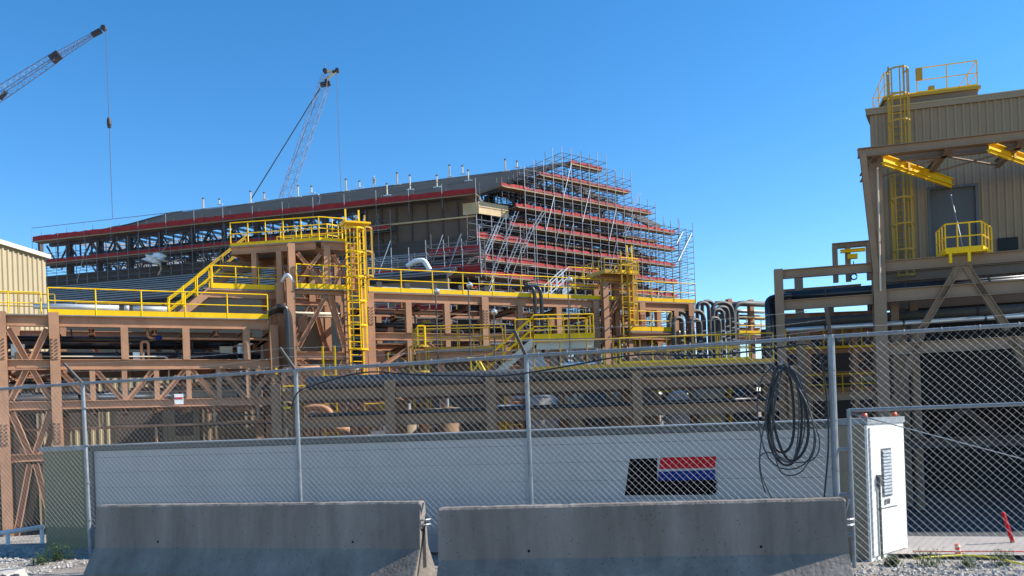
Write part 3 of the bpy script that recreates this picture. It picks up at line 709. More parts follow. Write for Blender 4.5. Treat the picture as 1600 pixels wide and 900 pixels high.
# ------------------------------------------------------------------ right hand rack, three sections
def rack_section(label, x0, x1, colx, zdk, postx, w=0, dep=5.0, rail=True):
    r_ = thing('pipe_rack', label, 'pipe rack', A.P(tA((x0 + x1) / 2, 600), 2.5, GZ), 'brown steel pipe racks')
    t0, t1 = tA(x0, 470, w), tA(x1, 470, w)
    for ww in (w, w + dep):
        for x in colx: column(r_, A.P(tA(x, 500, w), ww, GZ), zdk - .05, A, .36)
        for z, h in ((zdk - .22, .42), (zdk - 2.05, .36), (zdk - 3.6, .34), (zdk - 5.4, .3)): beam(r_, A.P(t0, ww + .01, z), A.P(t1, ww + .01, z), h)
        for x in postx:
            column(r_, A.P(tA(x, 500, w), ww, zdk - 1.87), zdk - .43, A, .28, name='post')
            column(r_, A.P(tA(x, 500, w), ww, zdk - 3.73), zdk - 2.23, A, .24, name='post')
        for x in (colx if ww == w else ()): splice(r_, tA(x, 500, w), w, zdk - 1.1)
        n = int((t1 - t0) / 2.2)
        for i in range(n):
            a = t0 + (t1 - t0) * i / n; b = a + (t1 - t0) / n
            p, q = (zdk - 2.25, zdk - 3.7) if i % 2 else (zdk - 3.7, zdk - 2.25)
            brace(r_, A.P(a + .1, ww + .02, p), A.P(b - .1, ww + .02, q), .18, side=A.n)
            MB().ibar(A.P(a, w + .15, zdk - .6), A.P(a, w + dep - .15, zdk - .6), .2, .25).build('cross_beam', 'steel_brown', r_)
            MB().ibar(A.P(a, w + .15, zdk - 2.35), A.P(a, w + dep - .15, zdk - 2.35), .2, .25).build('cross_beam', 'steel_brown', r_)
    MB().fbox(A, t0, t1, w - .12, w + 1.0, zdk - .005, zdk + .04).build('walkway', 'deck_grate', r_)
    if rail:
        railing(r_, [A.P(t0, w - .1, zdk + .04), A.P(t1, w - .1, zdk + .04)], 1.07, 1.5, .2)
        railing(r_, [A.P(t0, w + 4.8, zdk + .04), A.P(t1, w + 4.8, zdk + .04)], 1.07, 1.5, 0, 'ochre')
    return r_, t0, t1
r1, ra0, ra1 = rack_section('brown pipe rack with long yellow guard rail between the two ladder towers', 576, 938, [578, 757, 930], TH, [638, 698, 812, 872])
def conduits(par, t0, t1, base, seed, n=16):
    q = random.Random(seed)
    for k in range(n):
        a = q.uniform(t0, t1 - 2); b = min(t1, a + q.uniform(2, 7)); z = base - q.choice((.75, 1.0, 1.5, 2.6, 2.9, 3.2, 4.0, 4.4)) - q.uniform(0, .15); w = q.uniform(.25, 1.2)
        pts = [A.P(a, w, z), A.P(b, w, z)]
        if q.random() < .6: pts.append(A.P(b, w, z - q.uniform(.6, 1.6)))
        if q.random() < .4: pts.insert(0, A.P(a, w, z + q.uniform(.3, .8)))
        MB().tube(round_path(pts, .2), q.uniform(.03, .075), 6).build('conduit', q.choice(['steel_brown', 'black_pipe', 'silver', 'grey_pipe', 'cream_light', 'steel_brown']), par, True)
    for k in range(n // 2):
        a = q.uniform(t0, t1 - 1); z = base - q.choice((1.7, 3.4)) ; h_ = q.uniform(.4, .8); w = q.uniform(.3, 1.5)
        MB().fbox(A, a, a + q.uniform(.25, .6), w, w + .3, z - .1, z - .1 + h_).build('junction_box', q.choice(['cream_light', 'steel_taupe', 'ochre', 'silver', 'steel_brown']), par)
conduits(r1, ra0, ra1, TH, 1, 30); conduits(left, cols[0], cols[3], LV1 + .2, 2, 22); conduits(tw, tc[1], tm, TH, 3, 8)
r2, rb0, rb1 = rack_section('far brown pipe rack section ending under the scaffolded gable', 945, 1085, [948, 1002, 1078], TH, [1028, 1055])
conduits(r2, rb0, rb1, TH, 4, 12)
for i in range(8):                            # stub brackets carrying a silver tray behind the rail
    t = ra0 + (ra1 - ra0) * (i + .5) / 9; MB().fbox(A, t - .13, t + .13, .55, .7, TH + .04, TH + .62).build('tray_bracket', 'dark_steel', r1)
o = thing('cable_tray', 'pale grey cable tray along the deck between the towers', 'cable tray', A.P((ra0 + ra1) / 2, .9, TH))
MB().fbox(A, ra0 + .2, ra1 - .3, .75, 1.4, TH + .22, TH + .42).build('tray', 'silver', o)
for k, (w, z, r, m, lb) in enumerate([(.7, TH - 1.45, .14, 'black_pipe', 'black pipe on the upper shelf of the middle rack'), (1.6, TH - 1.4, .2, 'silver', 'silver pipe on the upper shelf of the middle rack'),
     (2.8, TH - 1.4, .24, 'black_pipe', 'thick black pipe deep on the upper shelf of the middle rack'), (4, TH - 1.45, .16, 'steel_brown', 'brown pipe at the back of the middle rack shelf'),
     (.9, TH - 3.4, .18, 'steel_taupe', 'taupe pipe on the lower shelf of the middle rack'), (2.1, TH - 3.35, .22, 'grey_pipe', 'grey pipe on the lower shelf of the middle rack'),
     (3.4, TH - 3.35, .22, 'black_pipe', 'black pipe deep on the lower shelf of the middle rack'), (1.4, TH - 5.0, .2, 'silver', 'silver pipe on the lowest shelf of the middle rack'), (2.6, TH - 5, .25, 'black_pipe', 'black pipe on the lowest shelf of the middle rack')]):
    pipe(ra0, rb1 - .5, w, z, r, m, lb, cl=2.6)
# black pair of pipe bends over the deck at 820-845
for k, dx in enumerate((0, 10)):
    o = thing('bent_pipe', ('inner', 'outer')[k] + ' of two black pipes arching down over the middle deck', 'pipe', A.P(tA(830, 470), -.3, 5), 'black pipes arching over the middle deck')
    tx = tA(831 + dx, 470); MB().tube(round_path([A.P(tx - .9, .4, zA(820, 448)), A.P(tx - .1, -.35, zA(820, 449)), A.P(tx, -.35, zA(840, 465)), A.P(tx, -.35, 1.0)], .35), .1, 8).build('pipe_shell', 'black_pipe', o, True)
# small stair hump on the deck at 870-935
o = thing('crossover_stair', 'yellow railed crossover steps on the middle deck beside the second tower', 'stair', A.P(tA(900, 470), 1.5, TH))
p0, p1 = A.P(tA(862, 466, 1.2), 1.2, TH + .04), A.P(tA(890, 450, 1.2), 1.2, TH + .95)
stair(o, p0, p1, A.n * .8, 'white', 'silver')
railing(o, [A.P(tA(890, 450, 1.2), 1.2, TH + .95), A.P(tA(935, 450, 1.2), 1.2, TH + .95)], 1.0, .8, .1)
MB().fbox(A, tA(890, 450, 1.2), tA(935, 450, 1.2), 1.2, 2.0, TH + .88, TH + .94).build('landing', 'deck_grate', o)
# ------------------------------------------------------------------ second ladder tower
t2 = thing('ladder_tower', 'narrow yellow ladder tower on brown column in the middle of the racks', 'tower', A.P(tA(965, 500), 0, GZ))
for x, w in ((942, -.25), (968, .3), (983, -.25)): column(t2, A.P(tA(x, 500), w, GZ), zA(965, 432) if x > 960 else zA(942, 443), A, .32)
column(t2, A.P(tA(965, 500), 2.2, GZ), zA(965, 432), A, .3)
zc = zA(965, 438)
beam(t2, A.P(tA(930, 440), 0, zc), A.P(tA(985, 440), 0, zc), .4)
brace(t2, A.P(tA(966, 450), -.2, zc - .8), A.P(tA(948, 490), -.2, zA(948, 495)), .2, side=A.n)
MB().fbox(A, tA(934, 434), tA(988, 434), -.7, 1.6, zc + .21, zc + .27).build('platform', 'ochre', t2)
railing(t2, [A.P(tA(934, 434), 1.6, zc + .27), A.P(tA(934, 434), -.7, zc + .27), A.P(tA(955, 434), -.7, zc + .27)], .7, .6, .15, 'ochre')
railing(t2, [A.P(tA(960, 434), -.7, zc + .27), A.P(tA(986, 434), -.7, zc + .27), A.P(tA(986, 434), 1.6, zc + .27)], .8, .6, .15, 'yellow')
cage_ladder(t2, A.P(tA(971, 500), -.5, 0), zA(971, 541), zA(971, 425), -A.n, A.d, 'ochre', cz=1.0, wd=.45)
cage_ladder(t2, A.P(tA(980, 500), -.45, 0), zA(980, 541), zA(971, 415), -A.n, A.d, 'yellow', cz=None, wd=.3)
# mid deck with yellow toe on the right, level 520
for (xa, xb, wv, lb) in ((985, 1050, -.6, 'short yellow railed catwalk right of the narrow ladder tower'),):
    o = thing('catwalk', lb, 'catwalk', A.P(tA(xa, 520), wv, 4)); z_ = zA(1010, 517, wv)
    MB().fbox(A, tA(xa, 510, wv), tA(xb, 510, wv), wv, wv + 1, z_ - .08, z_).build('floor', 'deck_grate', o); railing(o, [A.P(tA(xa, 510, wv), wv, z_), A.P(tA(xb, 510, wv), wv, z_)], 1.05, 1.3, .22)
    beam(o, A.P(tA(xa, 510, wv), wv, z_ - .3), A.P(tA(xb, 510, wv), wv, z_ - .3), .36); 
    for q in (0, 1): column(o, A.P(tA((xa, xb)[q], 510, wv), wv + .1, GZ), z_ - .48, A, .25)

# ------------------------------------------------------------------ suspended catwalk and central stair (nearer frame B)
B = Fr(tuple(at(780, 560, 37).to_2d()), (1, .12))
def tB(x, y, w=0): return B.tz(x, y, w)[0]
def zB(x, y, w=0): return B.tz(x, y, w)[1]
o = thing('catwalk', 'low ochre railed catwalk with cage gate left of the central stair', 'catwalk', B.P(tB(720, 550), 0, GZ))
z_ = zB(740, 545)
MB().fbox(B, tB(650, 550), tB(790, 540), 0, 1.1, z_ - .1, z_).build('floor', 'deck_grate', o)
beam(o, B.P(tB(650, 550), 0, z_ - .35), B.P(tB(800, 540), 0, z_ - .35), .42)
railing(o, [B.P(tB(665, 550), 0, z_), B.P(tB(790, 540), 0, z_)], 1.05, .75, .12, 'ochre')
railing(o, [B.P(tB(650, 550), 1.1, z_), B.P(tB(790, 540), 1.1, z_)], 1.05, .9, 0, 'ochre')
cage_ladder(o, B.P(tB(655, 560), .1, 0), GZ, z_, -B.n, B.d, 'ochre', cz=3.4, wd=.5)
MB().fbox(B, tB(664, 530), tB(676, 530), -.08, -.02, z_ + .35, z_ + .4).build('gate_bar', 'yellow', o)
q = MB(); ta, tb = tB(653, 530), tB(664, 530)
for t in (ta, tb): q.tube([B.P(t, -.06, z_ + .2), B.P(t, -.06, z_ + 1.05)], .05, 6)
for z in (.2, .62, 1.05): q.tube([B.P(ta, -.06, z_ + z), B.P(tb, -.06, z_ + z)], .05, 6)
q.build('safety_gate', 'yellow', o)
for x in (690, 770): column(o, B.P(tB(x, 560), .5, GZ), z_ - .56, B, .28)
lamps = thing
for (x, yt, yb, lb) in ((682, 458, 545, 'thin lamp pole with round white head left of the middle rack'), (733, 448, 540, 'thin lamp pole in front of the second bay of the middle rack'), (771, 490, 550, 'short lamp pole with bright head near the central stair'), (888, 440, 530, 'thin lamp pole above the central stair platform')):
    o = thing('lamp_pole', lb, 'lamp', B.P(tB(x, 500), -.2, z_), 'thin lamp poles in front of the racks')
    MB().tube([B.P(tB(x, 500), -.2, 1.6), B.P(tB(x, 500), -.2, zB(x, yt))], .035, 6).build('pole', 'grey_pipe', o)
    MB().tube([B.P(tB(x, yt), -.35, zB(x, yt)), B.P(tB(x, yt), -.2, zB(x, yt) + .12)], .15, 10, r2=.07).build('lamp_head', 'silver', o, True)
cs = thing('stair_platform', 'bright yellow railed platform with white stair in the centre', 'stair', B.P(tB(860, 540), 0, GZ))
zp = zB(870, 529)
MB().fbox(B, tB(818, 530), tB(928, 530), 0, 1.4, zp - .1, zp).build('platform', 'deck_grate', cs)
railing(cs, [B.P(tB(834, 530), 0, zp), B.P(tB(928, 530), 0, zp), B.P(tB(928, 530), 1.4, zp)], 1.07, .75, .22)
railing(cs, [B.P(tB(812, 530), 1.4, zp), B.P(tB(926, 530), 1.4, zp)], 1.07, .75, .22)
beam(cs, B.P(tB(838, 530), .05, zp - .3), B.P(tB(928, 530), .05, zp - .3), .34, m='cream_light')
for x in (866, 880, 905, 922):
    column(cs, B.P(tB(x, 560), .3, GZ), zp - .48, B, .3, 'steel_taupe')
stair(cs, B.P(tB(763, 590), 0, zB(780, 592)), B.P(tB(834, 530), 0, zp), B.n * 1.0, 'yellow', 'cream_light', rr=.05)
MB().poly([B.P(tB(826, 560), .2, zp - .4), B.P(tB(845, 545), .2, zp - .4), B.P(tB(860, 575), .2, zB(850, 580)), B.P(tB(822, 585), .2, zB(830, 583))], B.n * .05).build('side_panel', 'white_panel', cs)
# small folding yellow frame at 735-760
o = thing('folding_barrier', 'small yellow A shaped frame before the dark duct', 'frame', B.P(tB(745, 570), -.5, 2))
for a, b in (((730, 560), (745, 560)), ((735, 562), (738, 585)), ((742, 562), (756, 585)), ((748, 562), (760, 583)), ((754, 560), (735, 585))):
    MB().tube([B.px(a[0], a[1], -.5), B.px(b[0], b[1], -.5)], .045, 5).build('frame_bar', 'yellow', o)

# ------------------------------------------------------------------ low front pipe bridge (parallel to the picture)
Bf = Fr((0, 30.5), (1, 0))
def tF(x, y, w=0): return Bf.tz(x, y, w)[0]
fb = thing('pipe_bridge', 'low taupe steel pipe bridge running just above the white enclosure', 'pipe bridge', Bf.P(0, 1, GZ))
zU, zL_ = Bf.tz(780, 607)[1], Bf.tz(780, 650)[1]
px_cols = [433, 610, 767, 995, 1237]
for w in (0, 3.0):
    for x in px_cols: column(fb, Bf.P(tF(x, 620), w, GZ), zU + .45, Bf, .36, 'steel_bridge')
    for z in (zU, zL_):
        for a, b in zip(px_cols[:-1], px_cols[1:]): beam(fb, Bf.P(tF(a, 620) + .18, w, z), Bf.P(tF(b, 620) - .18, w, z), .38, m='steel_bridge')
for x in px_cols:
    for z in (zU - .05, zL_): MB().ibar(Bf.P(tF(x, 620), .18, z), Bf.P(tF(x, 620), 2.82, z), .2, .3).build('cross_beam', 'steel_bridge', fb)
a, b = tF(600, 590), tF(1205, 570)
z_ = Bf.tz(1000, 573, -.3)[1]
MB().fbox(Bf, tF(835, 590), b, -.3, .6, z_ - .05, z_ + .0).build('walkway', 'deck_grate', fb)
railing(fb, [Bf.P(tF(835, 590), -.3, z_ + .0), Bf.P(b, -.3, z_ + .0)], 1.05, 1.0, .14, 'ochre')
railing(fb, [Bf.P(tF(985, 590), 2.6, z_ + .3), Bf.P(b, 2.6, z_ + .3)], 1.05, 1.2, .12, 'yellow')
for k, (w, z, r, m, lb) in enumerate([(.45, zU + .46, .26, 'grey_pipe', 'wide dark duct resting on top of the low pipe bridge'), (1.2, zU + .44, .22, 'steel_brown', 'rust brown pipe behind the wide duct on the low bridge'),
     (2.1, zU + .44, .24, 'steel_bridge', 'taupe pipe at the back of the low bridge top'), (.5, zL_ + .28, .08, 'black_pipe', 'black pipe on the lower shelf of the low bridge'),
     (1.1, zL_ + .28, .09, 'grey_pipe', 'grey pipe on the lower shelf of the low bridge'), (1.9, zL_ + .30, .10, 'steel_brown', 'rust brown pipe at the back of the low bridge shelf')]):
    pipe(tF(475, 600), tF(1205, 600), w, z, r, m, lb, 'pipes on the low bridge', Bf, 2.6)
# brown bend under the tower
o = thing('bent_pipe', 'pinkish brown looped pipe behind the low bridge beneath the tower', 'pipe', Bf.P(tF(495, 640), 3.4, 1.5))
MB().tube(round_path([Bf.P(tF(470, 650, 3.4), 3.4, 1.5), Bf.P(tF(470, 630, 3.4), 3.4, 2.55), Bf.P(tF(515, 630, 3.4), 3.4, 2.55), Bf.P(tF(522, 650, 3.4), 3.4, 1.6), Bf.P(tF(545, 650, 3.4), 3.4, 1.6)], .6), .13, 8).build('pipe_shell', 'steel_brown', o, True)

# ------------------------------------------------------------------ enclosed buildings behind the racks
def block(name, label, fr, t0, t1, w0, w1, z0, z1, m, cat='building', rib=.35, roofm='slate', grp=None, ov=.1):
    o = thing(name, label, cat, fr.P((t0 + t1) / 2, (w0 + w1) / 2, z0), grp)
    corrugated(fr, t0, t1, z0, z1, w0, rib, .05).build('front_wall', m, o)
    e = Fr(tuple(fr.P(t1, 0, 0).to_2d()), tuple(fr.n.to_2d())); corrugated(e, w0, w1, z0, z1, 0, rib, .05).build('side_wall', m, o)
    MB().fbox(fr, t0 + .02, t1 - .1, w0 + .1, w1, z0, z1 - .01).build('core', 'clad_dark', o)
    MB().fbox(fr, t0 - ov, t1 + ov, w0 - ov - .06, w1 + ov, z1 + .003, z1 + .2).build('roof', roofm, o)
    return o
def doors(o, fr, lst, w, m='charcoal'):
    for (t0, t1, z0, z1) in lst: MB().fbox(fr, t0, t1, w - .09, w - .06, z0, z1).build('opening', m, o)
o = block('process_building', 'long dark brown clad process building behind the middle racks', A, 6.0, 31, 7.0, 12, GZ, 4.2, 'clad_brown')
doors(o, A, [(9 + i * 3.1, 10.6 + i * 3.1, 1.6, 3.6) for i in range(7)] + [(7 + i * 2.9, 8.8 + i * 2.9, -1.2, .8) for i in range(8)], 7.0)
for i, (x, xa, ya, yb) in enumerate([(0, 210, 658, 700), (1, 284, 655, 700), (2, 330, 652, 690), (3, 370, 650, 690), (4, 410, 650, 690)]):
    pass
o = block('switchgear_building', 'cream corrugated switchgear building behind the left rack', A, -1.5, 6.0, 9.0, 14, GZ, 5.4, 'cream')
doors(o, A, [(-1.0, 1.2, 2.2, 5.0), (2.0, 4.2, -1, 3.1), (4.8, 5.7, 1.6, 5.0)], 9.0, 'clad_dark')
o = block('pump_house', 'taupe flat sided pump house behind the low bridge', B, tB(655, 590, 1.6), tB(800, 590, 1.6), 1.6, 4.5, GZ, zB(700, 560, 1.6), 'clad_brown', rib=3)
for k, x in enumerate((640, 700, 850, 900, 930, 970, 1010, 1060, 1110, 1160)):
    o = thing('storage_vessel', ['small upright tan tank', 'brown upright tank', 'off white upright tank', 'tan upright tank', 'grey upright tank'][k % 5] + ' behind the low bridge ' + ['left of the pump house', 'before the pump house', 'under the stair platform', 'right of the stair', 'left of the ladder tower', 'below the ladder tower', 'right of the ladder tower', 'under the first pipe loops', 'under the middle pipe loops', 'under the last pipe loops'][k], 'tank', Bf.P(tF(x, 640, 4.2), 4.2, GZ), 'upright tanks behind the low bridge')
    zt_ = [1.9, 2.2, 2.6, 2.4, 3.0, 2.5, 2.9, 2.5, 3.1, 2.7][k]; m = ['clad_tan', 'steel_bridge', 'white_panel', 'cream', 'grey_pipe'][k % 5]
    p = Bf.P(tF(x, 640, 4.2), 4.2, 0); r = .35 + .12 * (k % 3)
    MB().tube([p + UP * GZ, p + UP * zt_], r, 14).build('shell', m, o, True); MB().tube([p + UP * (zt_ + .002), p + UP * (zt_ + .2)], r, 14, r2=r * .4).build('dome', m, o, True)
    MB().tube([p + UP * (zt_ + .15), p + UP * (zt_ + .7)], .06, 6).build('nozzle', 'silver', o)
# process skids filling the ground behind the low bridge
nb = ['beside the brown looped pipe', 'under the caged ladder', 'left of the pump house', 'before the pump house wall', 'at the stair foot', 'under the stair platform', 'right of the stair platform', 'below the small ladder tower', 'under the first pipe loops', 'under the tallest pipe loops', 'left of the hose coil', 'behind the hose coil']
rk = random.Random(77)
for k, x in enumerate((478, 535, 600, 690, 790, 850, 905, 960, 1020, 1075, 1130, 1185)):
    o = thing('process_skid', 'brown framed process skid with pipes and yellow rail ' + nb[k], 'skid', Bf.P(tF(x, 620, 5.5), 5.5, GZ), 'process skids behind the low bridge')
    t0 = tF(x - 24, 620, 5.5); t1 = tF(x + 24, 620, 5.5); top = rk.uniform(3.2, 4.4) if not 640 < x < 800 else 2.2
    for t in (t0, (t0 + t1) / 2, t1):
        for w in (4.6, 6.2): MB().ibar(Bf.P(t, w, GZ), Bf.P(t, w, top), .18, .18, Bf.d, .02).build('post', 'steel_brown', o)
    z = top - .1
    while z > 0:
        for w in (4.6, 6.2): MB().ibar(Bf.P(t0, w, z), Bf.P(t1, w, z), .15, .2, None, .02).build('shelf_beam', 'steel_brown', o)
        a, b = (t0, (t0 + t1) / 2) if rk.random() < .5 else ((t0 + t1) / 2, t1); q = rk.choice((0, 1))
        MB().ibar(Bf.P(a, 4.6, z - (1.0 if q else .1)), Bf.P(b, 4.6, z - (.1 if q else 1.0)), .12, .12, Bf.n, .02).build('brace', 'steel_brown', o)
        for w in (4.9, 5.3, 5.8):
            if rk.random() < .75: MB().tube([Bf.P(t0 - .1, w, z + .2), Bf.P(t1 + .1, w, z + .2)], rk.uniform(.05, .12), 7).build('skid_pipe', rk.choice(['silver', 'black_pipe', 'steel_brown', 'grey_pipe', 'cream_light']), o, True)
        z -= rk.uniform(.9, 1.3)
    for j in range(5):
        t = rk.uniform(t0, t1); zz = rk.uniform(.2, top - .9); MB().tube(round_path([Bf.P(t, 4.5, zz - .6), Bf.P(t, 4.5, zz + .3), Bf.P(t + rk.uniform(-.7, .7), 4.7, zz + .3)], .2), rk.uniform(.04, .09), 6).build('riser', rk.choice(['silver', 'black_pipe', 'cream_light', 'steel_brown']), o, True)
    for j in range(3):
        t = rk.uniform(t0, t1 - .5); zz = rk.uniform(.0, top - 1); MB().fbox(Bf, t, t + rk.uniform(.3, .7), 4.35, 4.5, zz, zz + rk.uniform(.3, .8)).build('control_box', rk.choice(['cream_light', 'clad_tan', 'steel_taupe', 'white', 'ochre']), o)
    if k % 2 == 0: railing(o, [Bf.P(t0, 4.4, top - 1.6), Bf.P(t1, 4.4, top - 1.6)], .95, .7, .1, 'yellow')
    if k % 3 == 1: cage_ladder(o, Bf.P(t0 + .4, 4.3, 0), .4, top, -Bf.n, Bf.d, 'yellow', cz=None)
# small signs
o = thing('notice_sign', 'small white notice on the lower rack beam', 'sign', A.P(tA(279, 622), -.2, 3))
MB().fbox(A, tA(272, 622), tA(286, 622), -.22, -.19, zA(279, 632), zA(279, 616)).build('board', 'white', o)
MB().fbox(A, tA(273, 622), tA(285, 622), -.235, -.224, zA(279, 624), zA(279, 621)).build('stripe', 'red', o)

# ------------------------------------------------------------------ black expansion loops right of the racks
lp = [(1045, 1075, 487, -.5), (1052, 1066, 497, -1.2), (1062, 1082, 478, .6), (1075, 1100, 486, 0), (1078, 1094, 500, -1.0), (1090, 1108, 473, .9), (1098, 1116, 471, 1.6),
      (1108, 1124, 497, -1.1), (1114, 1130, 484, -.2), (1120, 1138, 480, .4), (1112, 1146, 473, 1.0), (1130, 1152, 481, 1.5)]
nm = ['first small', 'lowest left', 'second', 'third wide', 'low third', 'tall fourth', 'tall fifth', 'low sixth', 'seventh', 'eighth', 'widest', 'last']
for k, (xa, xb, yt, w) in enumerate(lp):
    w += .5; ta, tb = tA(xa, 500, w), tA(xb, 500, w); zt_ = zA((xa + xb) / 2, yt, w)
    o = thing('pipe_loop', nm[k] + ' of the dark expansion pipe loops right of the scaffolded gable', 'pipe loop', A.P((ta + tb) / 2, w, 3), 'dark expansion pipe loops')
    MB().tube(round_path([A.P(ta, w, GZ), A.P(ta, w, zt_), A.P(tb, w, zt_), A.P(tb, w, GZ)], .9, 7), .12, 8).build('pipe_shell', 'grey_pipe', o, True)
    for z in (2.5, 4): MB().tube([A.P(tb, w, z), A.P(tb, w, z + .1)], .16, 8).build('clamp', 'galv', o)
    g = MB(); z = 3
    while z < zt_ - .9: g.tube([A.P(tb - .16, w - .05, z), A.P(tb - .02, w - .16, z)], .05, 4); z += .35
    g.build('weld_lugs', 'silver', o)
o = thing('catwalk', 'far yellow railed catwalk with stacked pale pipes beyond the loops', 'catwalk', A.P(tA(1175, 520), 2, GZ))
z_ = zA(1175, 523, 2)
for q in (0, .5, 1): column(o, A.P(tA(1145, 510, 2) * (1 - q) + tA(1212, 510, 2) * q, 2.3, GZ), z_ + 2.2, A, .3)
railing(o, [A.P(tA(1143, 510, 2), 2, z_), A.P(tA(1212, 510, 2), 2, z_)], 1.05, 1.3, .25)
MB().fbox(A, tA(1143, 510, 2), tA(1212, 510, 2), 2.03, 3.4, z_ - .1, z_ - .01).build('floor', 'deck_grate', o)
beam(o, A.P(tA(1143, 510, 2), 2, z_ - .35), A.P(tA(1212, 510, 2), 2, z_ - .35), .4)
for q in range(3): MB().ibar(A.P(tA(1143, 510, 2), 3.4, z_ + .5 + q * .8), A.P(tA(1212, 510, 2), 3.4, z_ + .5 + q * .8), .2, .25).build('shelf', 'steel_brown', o)
for k in range(4): pipe(tA(1143, 510, 2), tA(1212, 510, 2), 3.0, z_ + .75 + .42 * k, .12, 'galv' if k % 2 == 0 else 'grey_pipe', ['lowest', 'second', 'middle', 'fourth', 'topmost'][k] + ' pipe stacked beyond the yellow far catwalk', 'stacked pipes beyond the loops')
o = thing('bent_pipe', 'grey pipe bending left into the far pipe rack below the sky', 'pipe', A.P(tA(1180, 472, 2), 2, 5))
MB().tube(round_path([A.P(tA(1146, 490, 1.8), 1.8, 2), A.P(tA(1146, 480, 1.8), 1.8, zA(1160, 474, 1.8)), A.P(tA(1200, 470, 1.8), 1.8, zA(1160, 474, 1.8))], .7), .17, 8).build('pipe_shell', 'grey_pipe', o, True)

# ================================================================== right structure
S = Fr(tuple(at(1375, 500, 33).to_2d()), (.966, -.259))
def tS(x, y, w=0): return S.tz(x, y, w)[0]
def zS(x, y, w=0): return S.tz(x, y, w)[1]
T = 'steel_taupe'
rs_ = thing('canopy_frame', 'tall taupe steel frame with canopy beam in front of the clad building', 'steel frame', S.P(2, 0, GZ))
column(rs_, S.P(0, 0, GZ), zS(1366, 252), S, .46, T)
MB().ibar(S.px(1369, 430, -.1), S.px(1341, 255, -.1) + S.n * -1.2, .22, .22, S.d).build('raking_strut', T, rs_)
MB().tube([S.px(1376, 455, -.33), S.px(1371, 262, -.33)], .035, 6).build('lit_edge', 'cream_light', rs_)  # pale strip added for the sunlit edge of the column
tE = tS(1720, 300)
zt_ = zS(1375, 236, -1.2)
beam(rs_, S.P(tS(1340, 240, -1.2), -1.2, zt_), S.P(tE, -1.2, zt_), .34, m=T)
beam(rs_, S.P(tS(1352, 240, 0), 0.05, zt_ - .0), S.P(tE, .05, zt_), .3, m=T)
for x in (1362, 1475, 1590, 1700): MB().ibar(S.P(tS(x, 240), -1.0, zt_), S.P(tS(x, 240), 2.6, zt_), .22, .3).build('cross_beam', T, rs_)
for xa, xb in ((1380, 1480), (1480, 1592)):
    MB().tube([S.P(tS(xa, 240), .2, zt_ - .1), S.P(tS(xb, 240), 2.4, zt_ - .1)], .04, 6).build('canopy_tie', T, rs_)
    MB().tube([S.P(tS(xb, 240), .2, zt_ - .1), S.P(tS(xa, 240), 2.4, zt_ - .1)], .04, 6).build('canopy_tie', T, rs_)
zb1 = zS(1375, 417); zb2_ = zS(1375, 463); zb3 = zS(1400, 545); zb4 = zS(1450, 692)
for w in (0, 3.0):
    beam(rs_, S.P(.23, w, zb1), S.P(tE, w, zb1), .42, m=T); beam(rs_, S.P(.23, w, zb2_), S.P(tE, w, zb2_), .5, m=T)
beam(rs_, S.P(.23, 0, zb3), S.P(tE, 0, zb3), .45, m=T); beam(rs_, S.P(.23, .0, zb4), S.P(tE, 0, zb4), .4, m='clad_dark')  # lowest beam coloured darker to paint in the shade it stands in
tL2 = tS(1218, 480)
column(rs_, S.P(tL2, 0, GZ), zS(1218, 421), S, .34, T); column(rs_, S.P(tL2 + 1.0, 3, GZ), zS(1244, 432, 3), S, .34, T)
zl1 = zb1; beam(rs_, S.P(tL2 + .17, 0, zl1 - .0), S.P(-.23, 0, zl1), .36, m=T); beam(rs_, S.P(tL2 + .17, 0, zb2_ - .1), S.P(-.23, 0, zb2_ - .1), .4, m=T)
beam(rs_, S.P(tL2 + .17, 3, zl1 - .35), S.P(-.23, 3, zl1 - .35), .3, m=T)
beam(rs_, S.P(tL2 + .17, 0, zS(1300, 620)), S.P(-.23, 0, zS(1300, 620)), .3, m=T)
column(rs_, S.P(tS(1310, 480), 3, GZ), zb1 - .5, S, .3, T); column(rs_, S.P(tS(1400, 560, 2), 2, GZ), zb2_, S, .3, T)
column(rs_, S.P(tS(1430, 560, 2.5), 2.5, GZ), zb2_, S, .3, T)
ap = tS(1503, 420)
for sx, sy in ((1440, 515), (1575, 515)):
    brace(rs_, S.P(ap + (.1 if sx > 1500 else -.1), 0, zb1 - .2), S.px(sx, sy), .26, T, side=S.n)
brace(rs_, S.px(1437, 530), S.px(1392, 640), .26, T, side=S.n); brace(rs_, S.px(1580, 530), S.px(1640, 640), .26, T, side=S.n)
brace(rs_, S.px(1440, 510), S.px(1437, 530), .26, T, side=S.n)
brace(rs_, S.px(1505, 640), S.px(1455, 690), .16, 'clad_dark', side=S.n); brace(rs_, S.px(1508, 640), S.px(1570, 690), .16, 'clad_dark', side=S.n)  # same steel as the frame, darkened for the shade down here
MB().fbox(S, ap - .35, ap + .35, -.05, .05, zb1 - .75, zb1 - .22).build('gusset_plate', T, rs_)
for k, (w, z, r, m, lb) in enumerate([(.6, zb1 - .85, .14, 'black_pipe', 'black pipe under the top shelf of the canopy frame'), (1.4, zb1 - .8, .12, 'grey_pipe', 'grey pipe under the top shelf of the canopy frame'),
     (.7, zb2_ + .42, .15, 'black_pipe', 'black pipe on the second shelf of the canopy frame'), (1.6, zb2_ + .45, .2, 'black_pipe', 'thick black pipe deep on the second shelf of the canopy frame'), (2.3, zb2_ - .6, .2, 'grey_pipe', 'grey pipe below the second shelf of the canopy frame'), (1.2, zb2_ - 1.0, .1, 'silver', 'thin silver pipe below the second shelf')]):
    pipe(tL2 + .3, tE, w, z, r, m, lb, 'pipes on the canopy frame', S, 3.0)
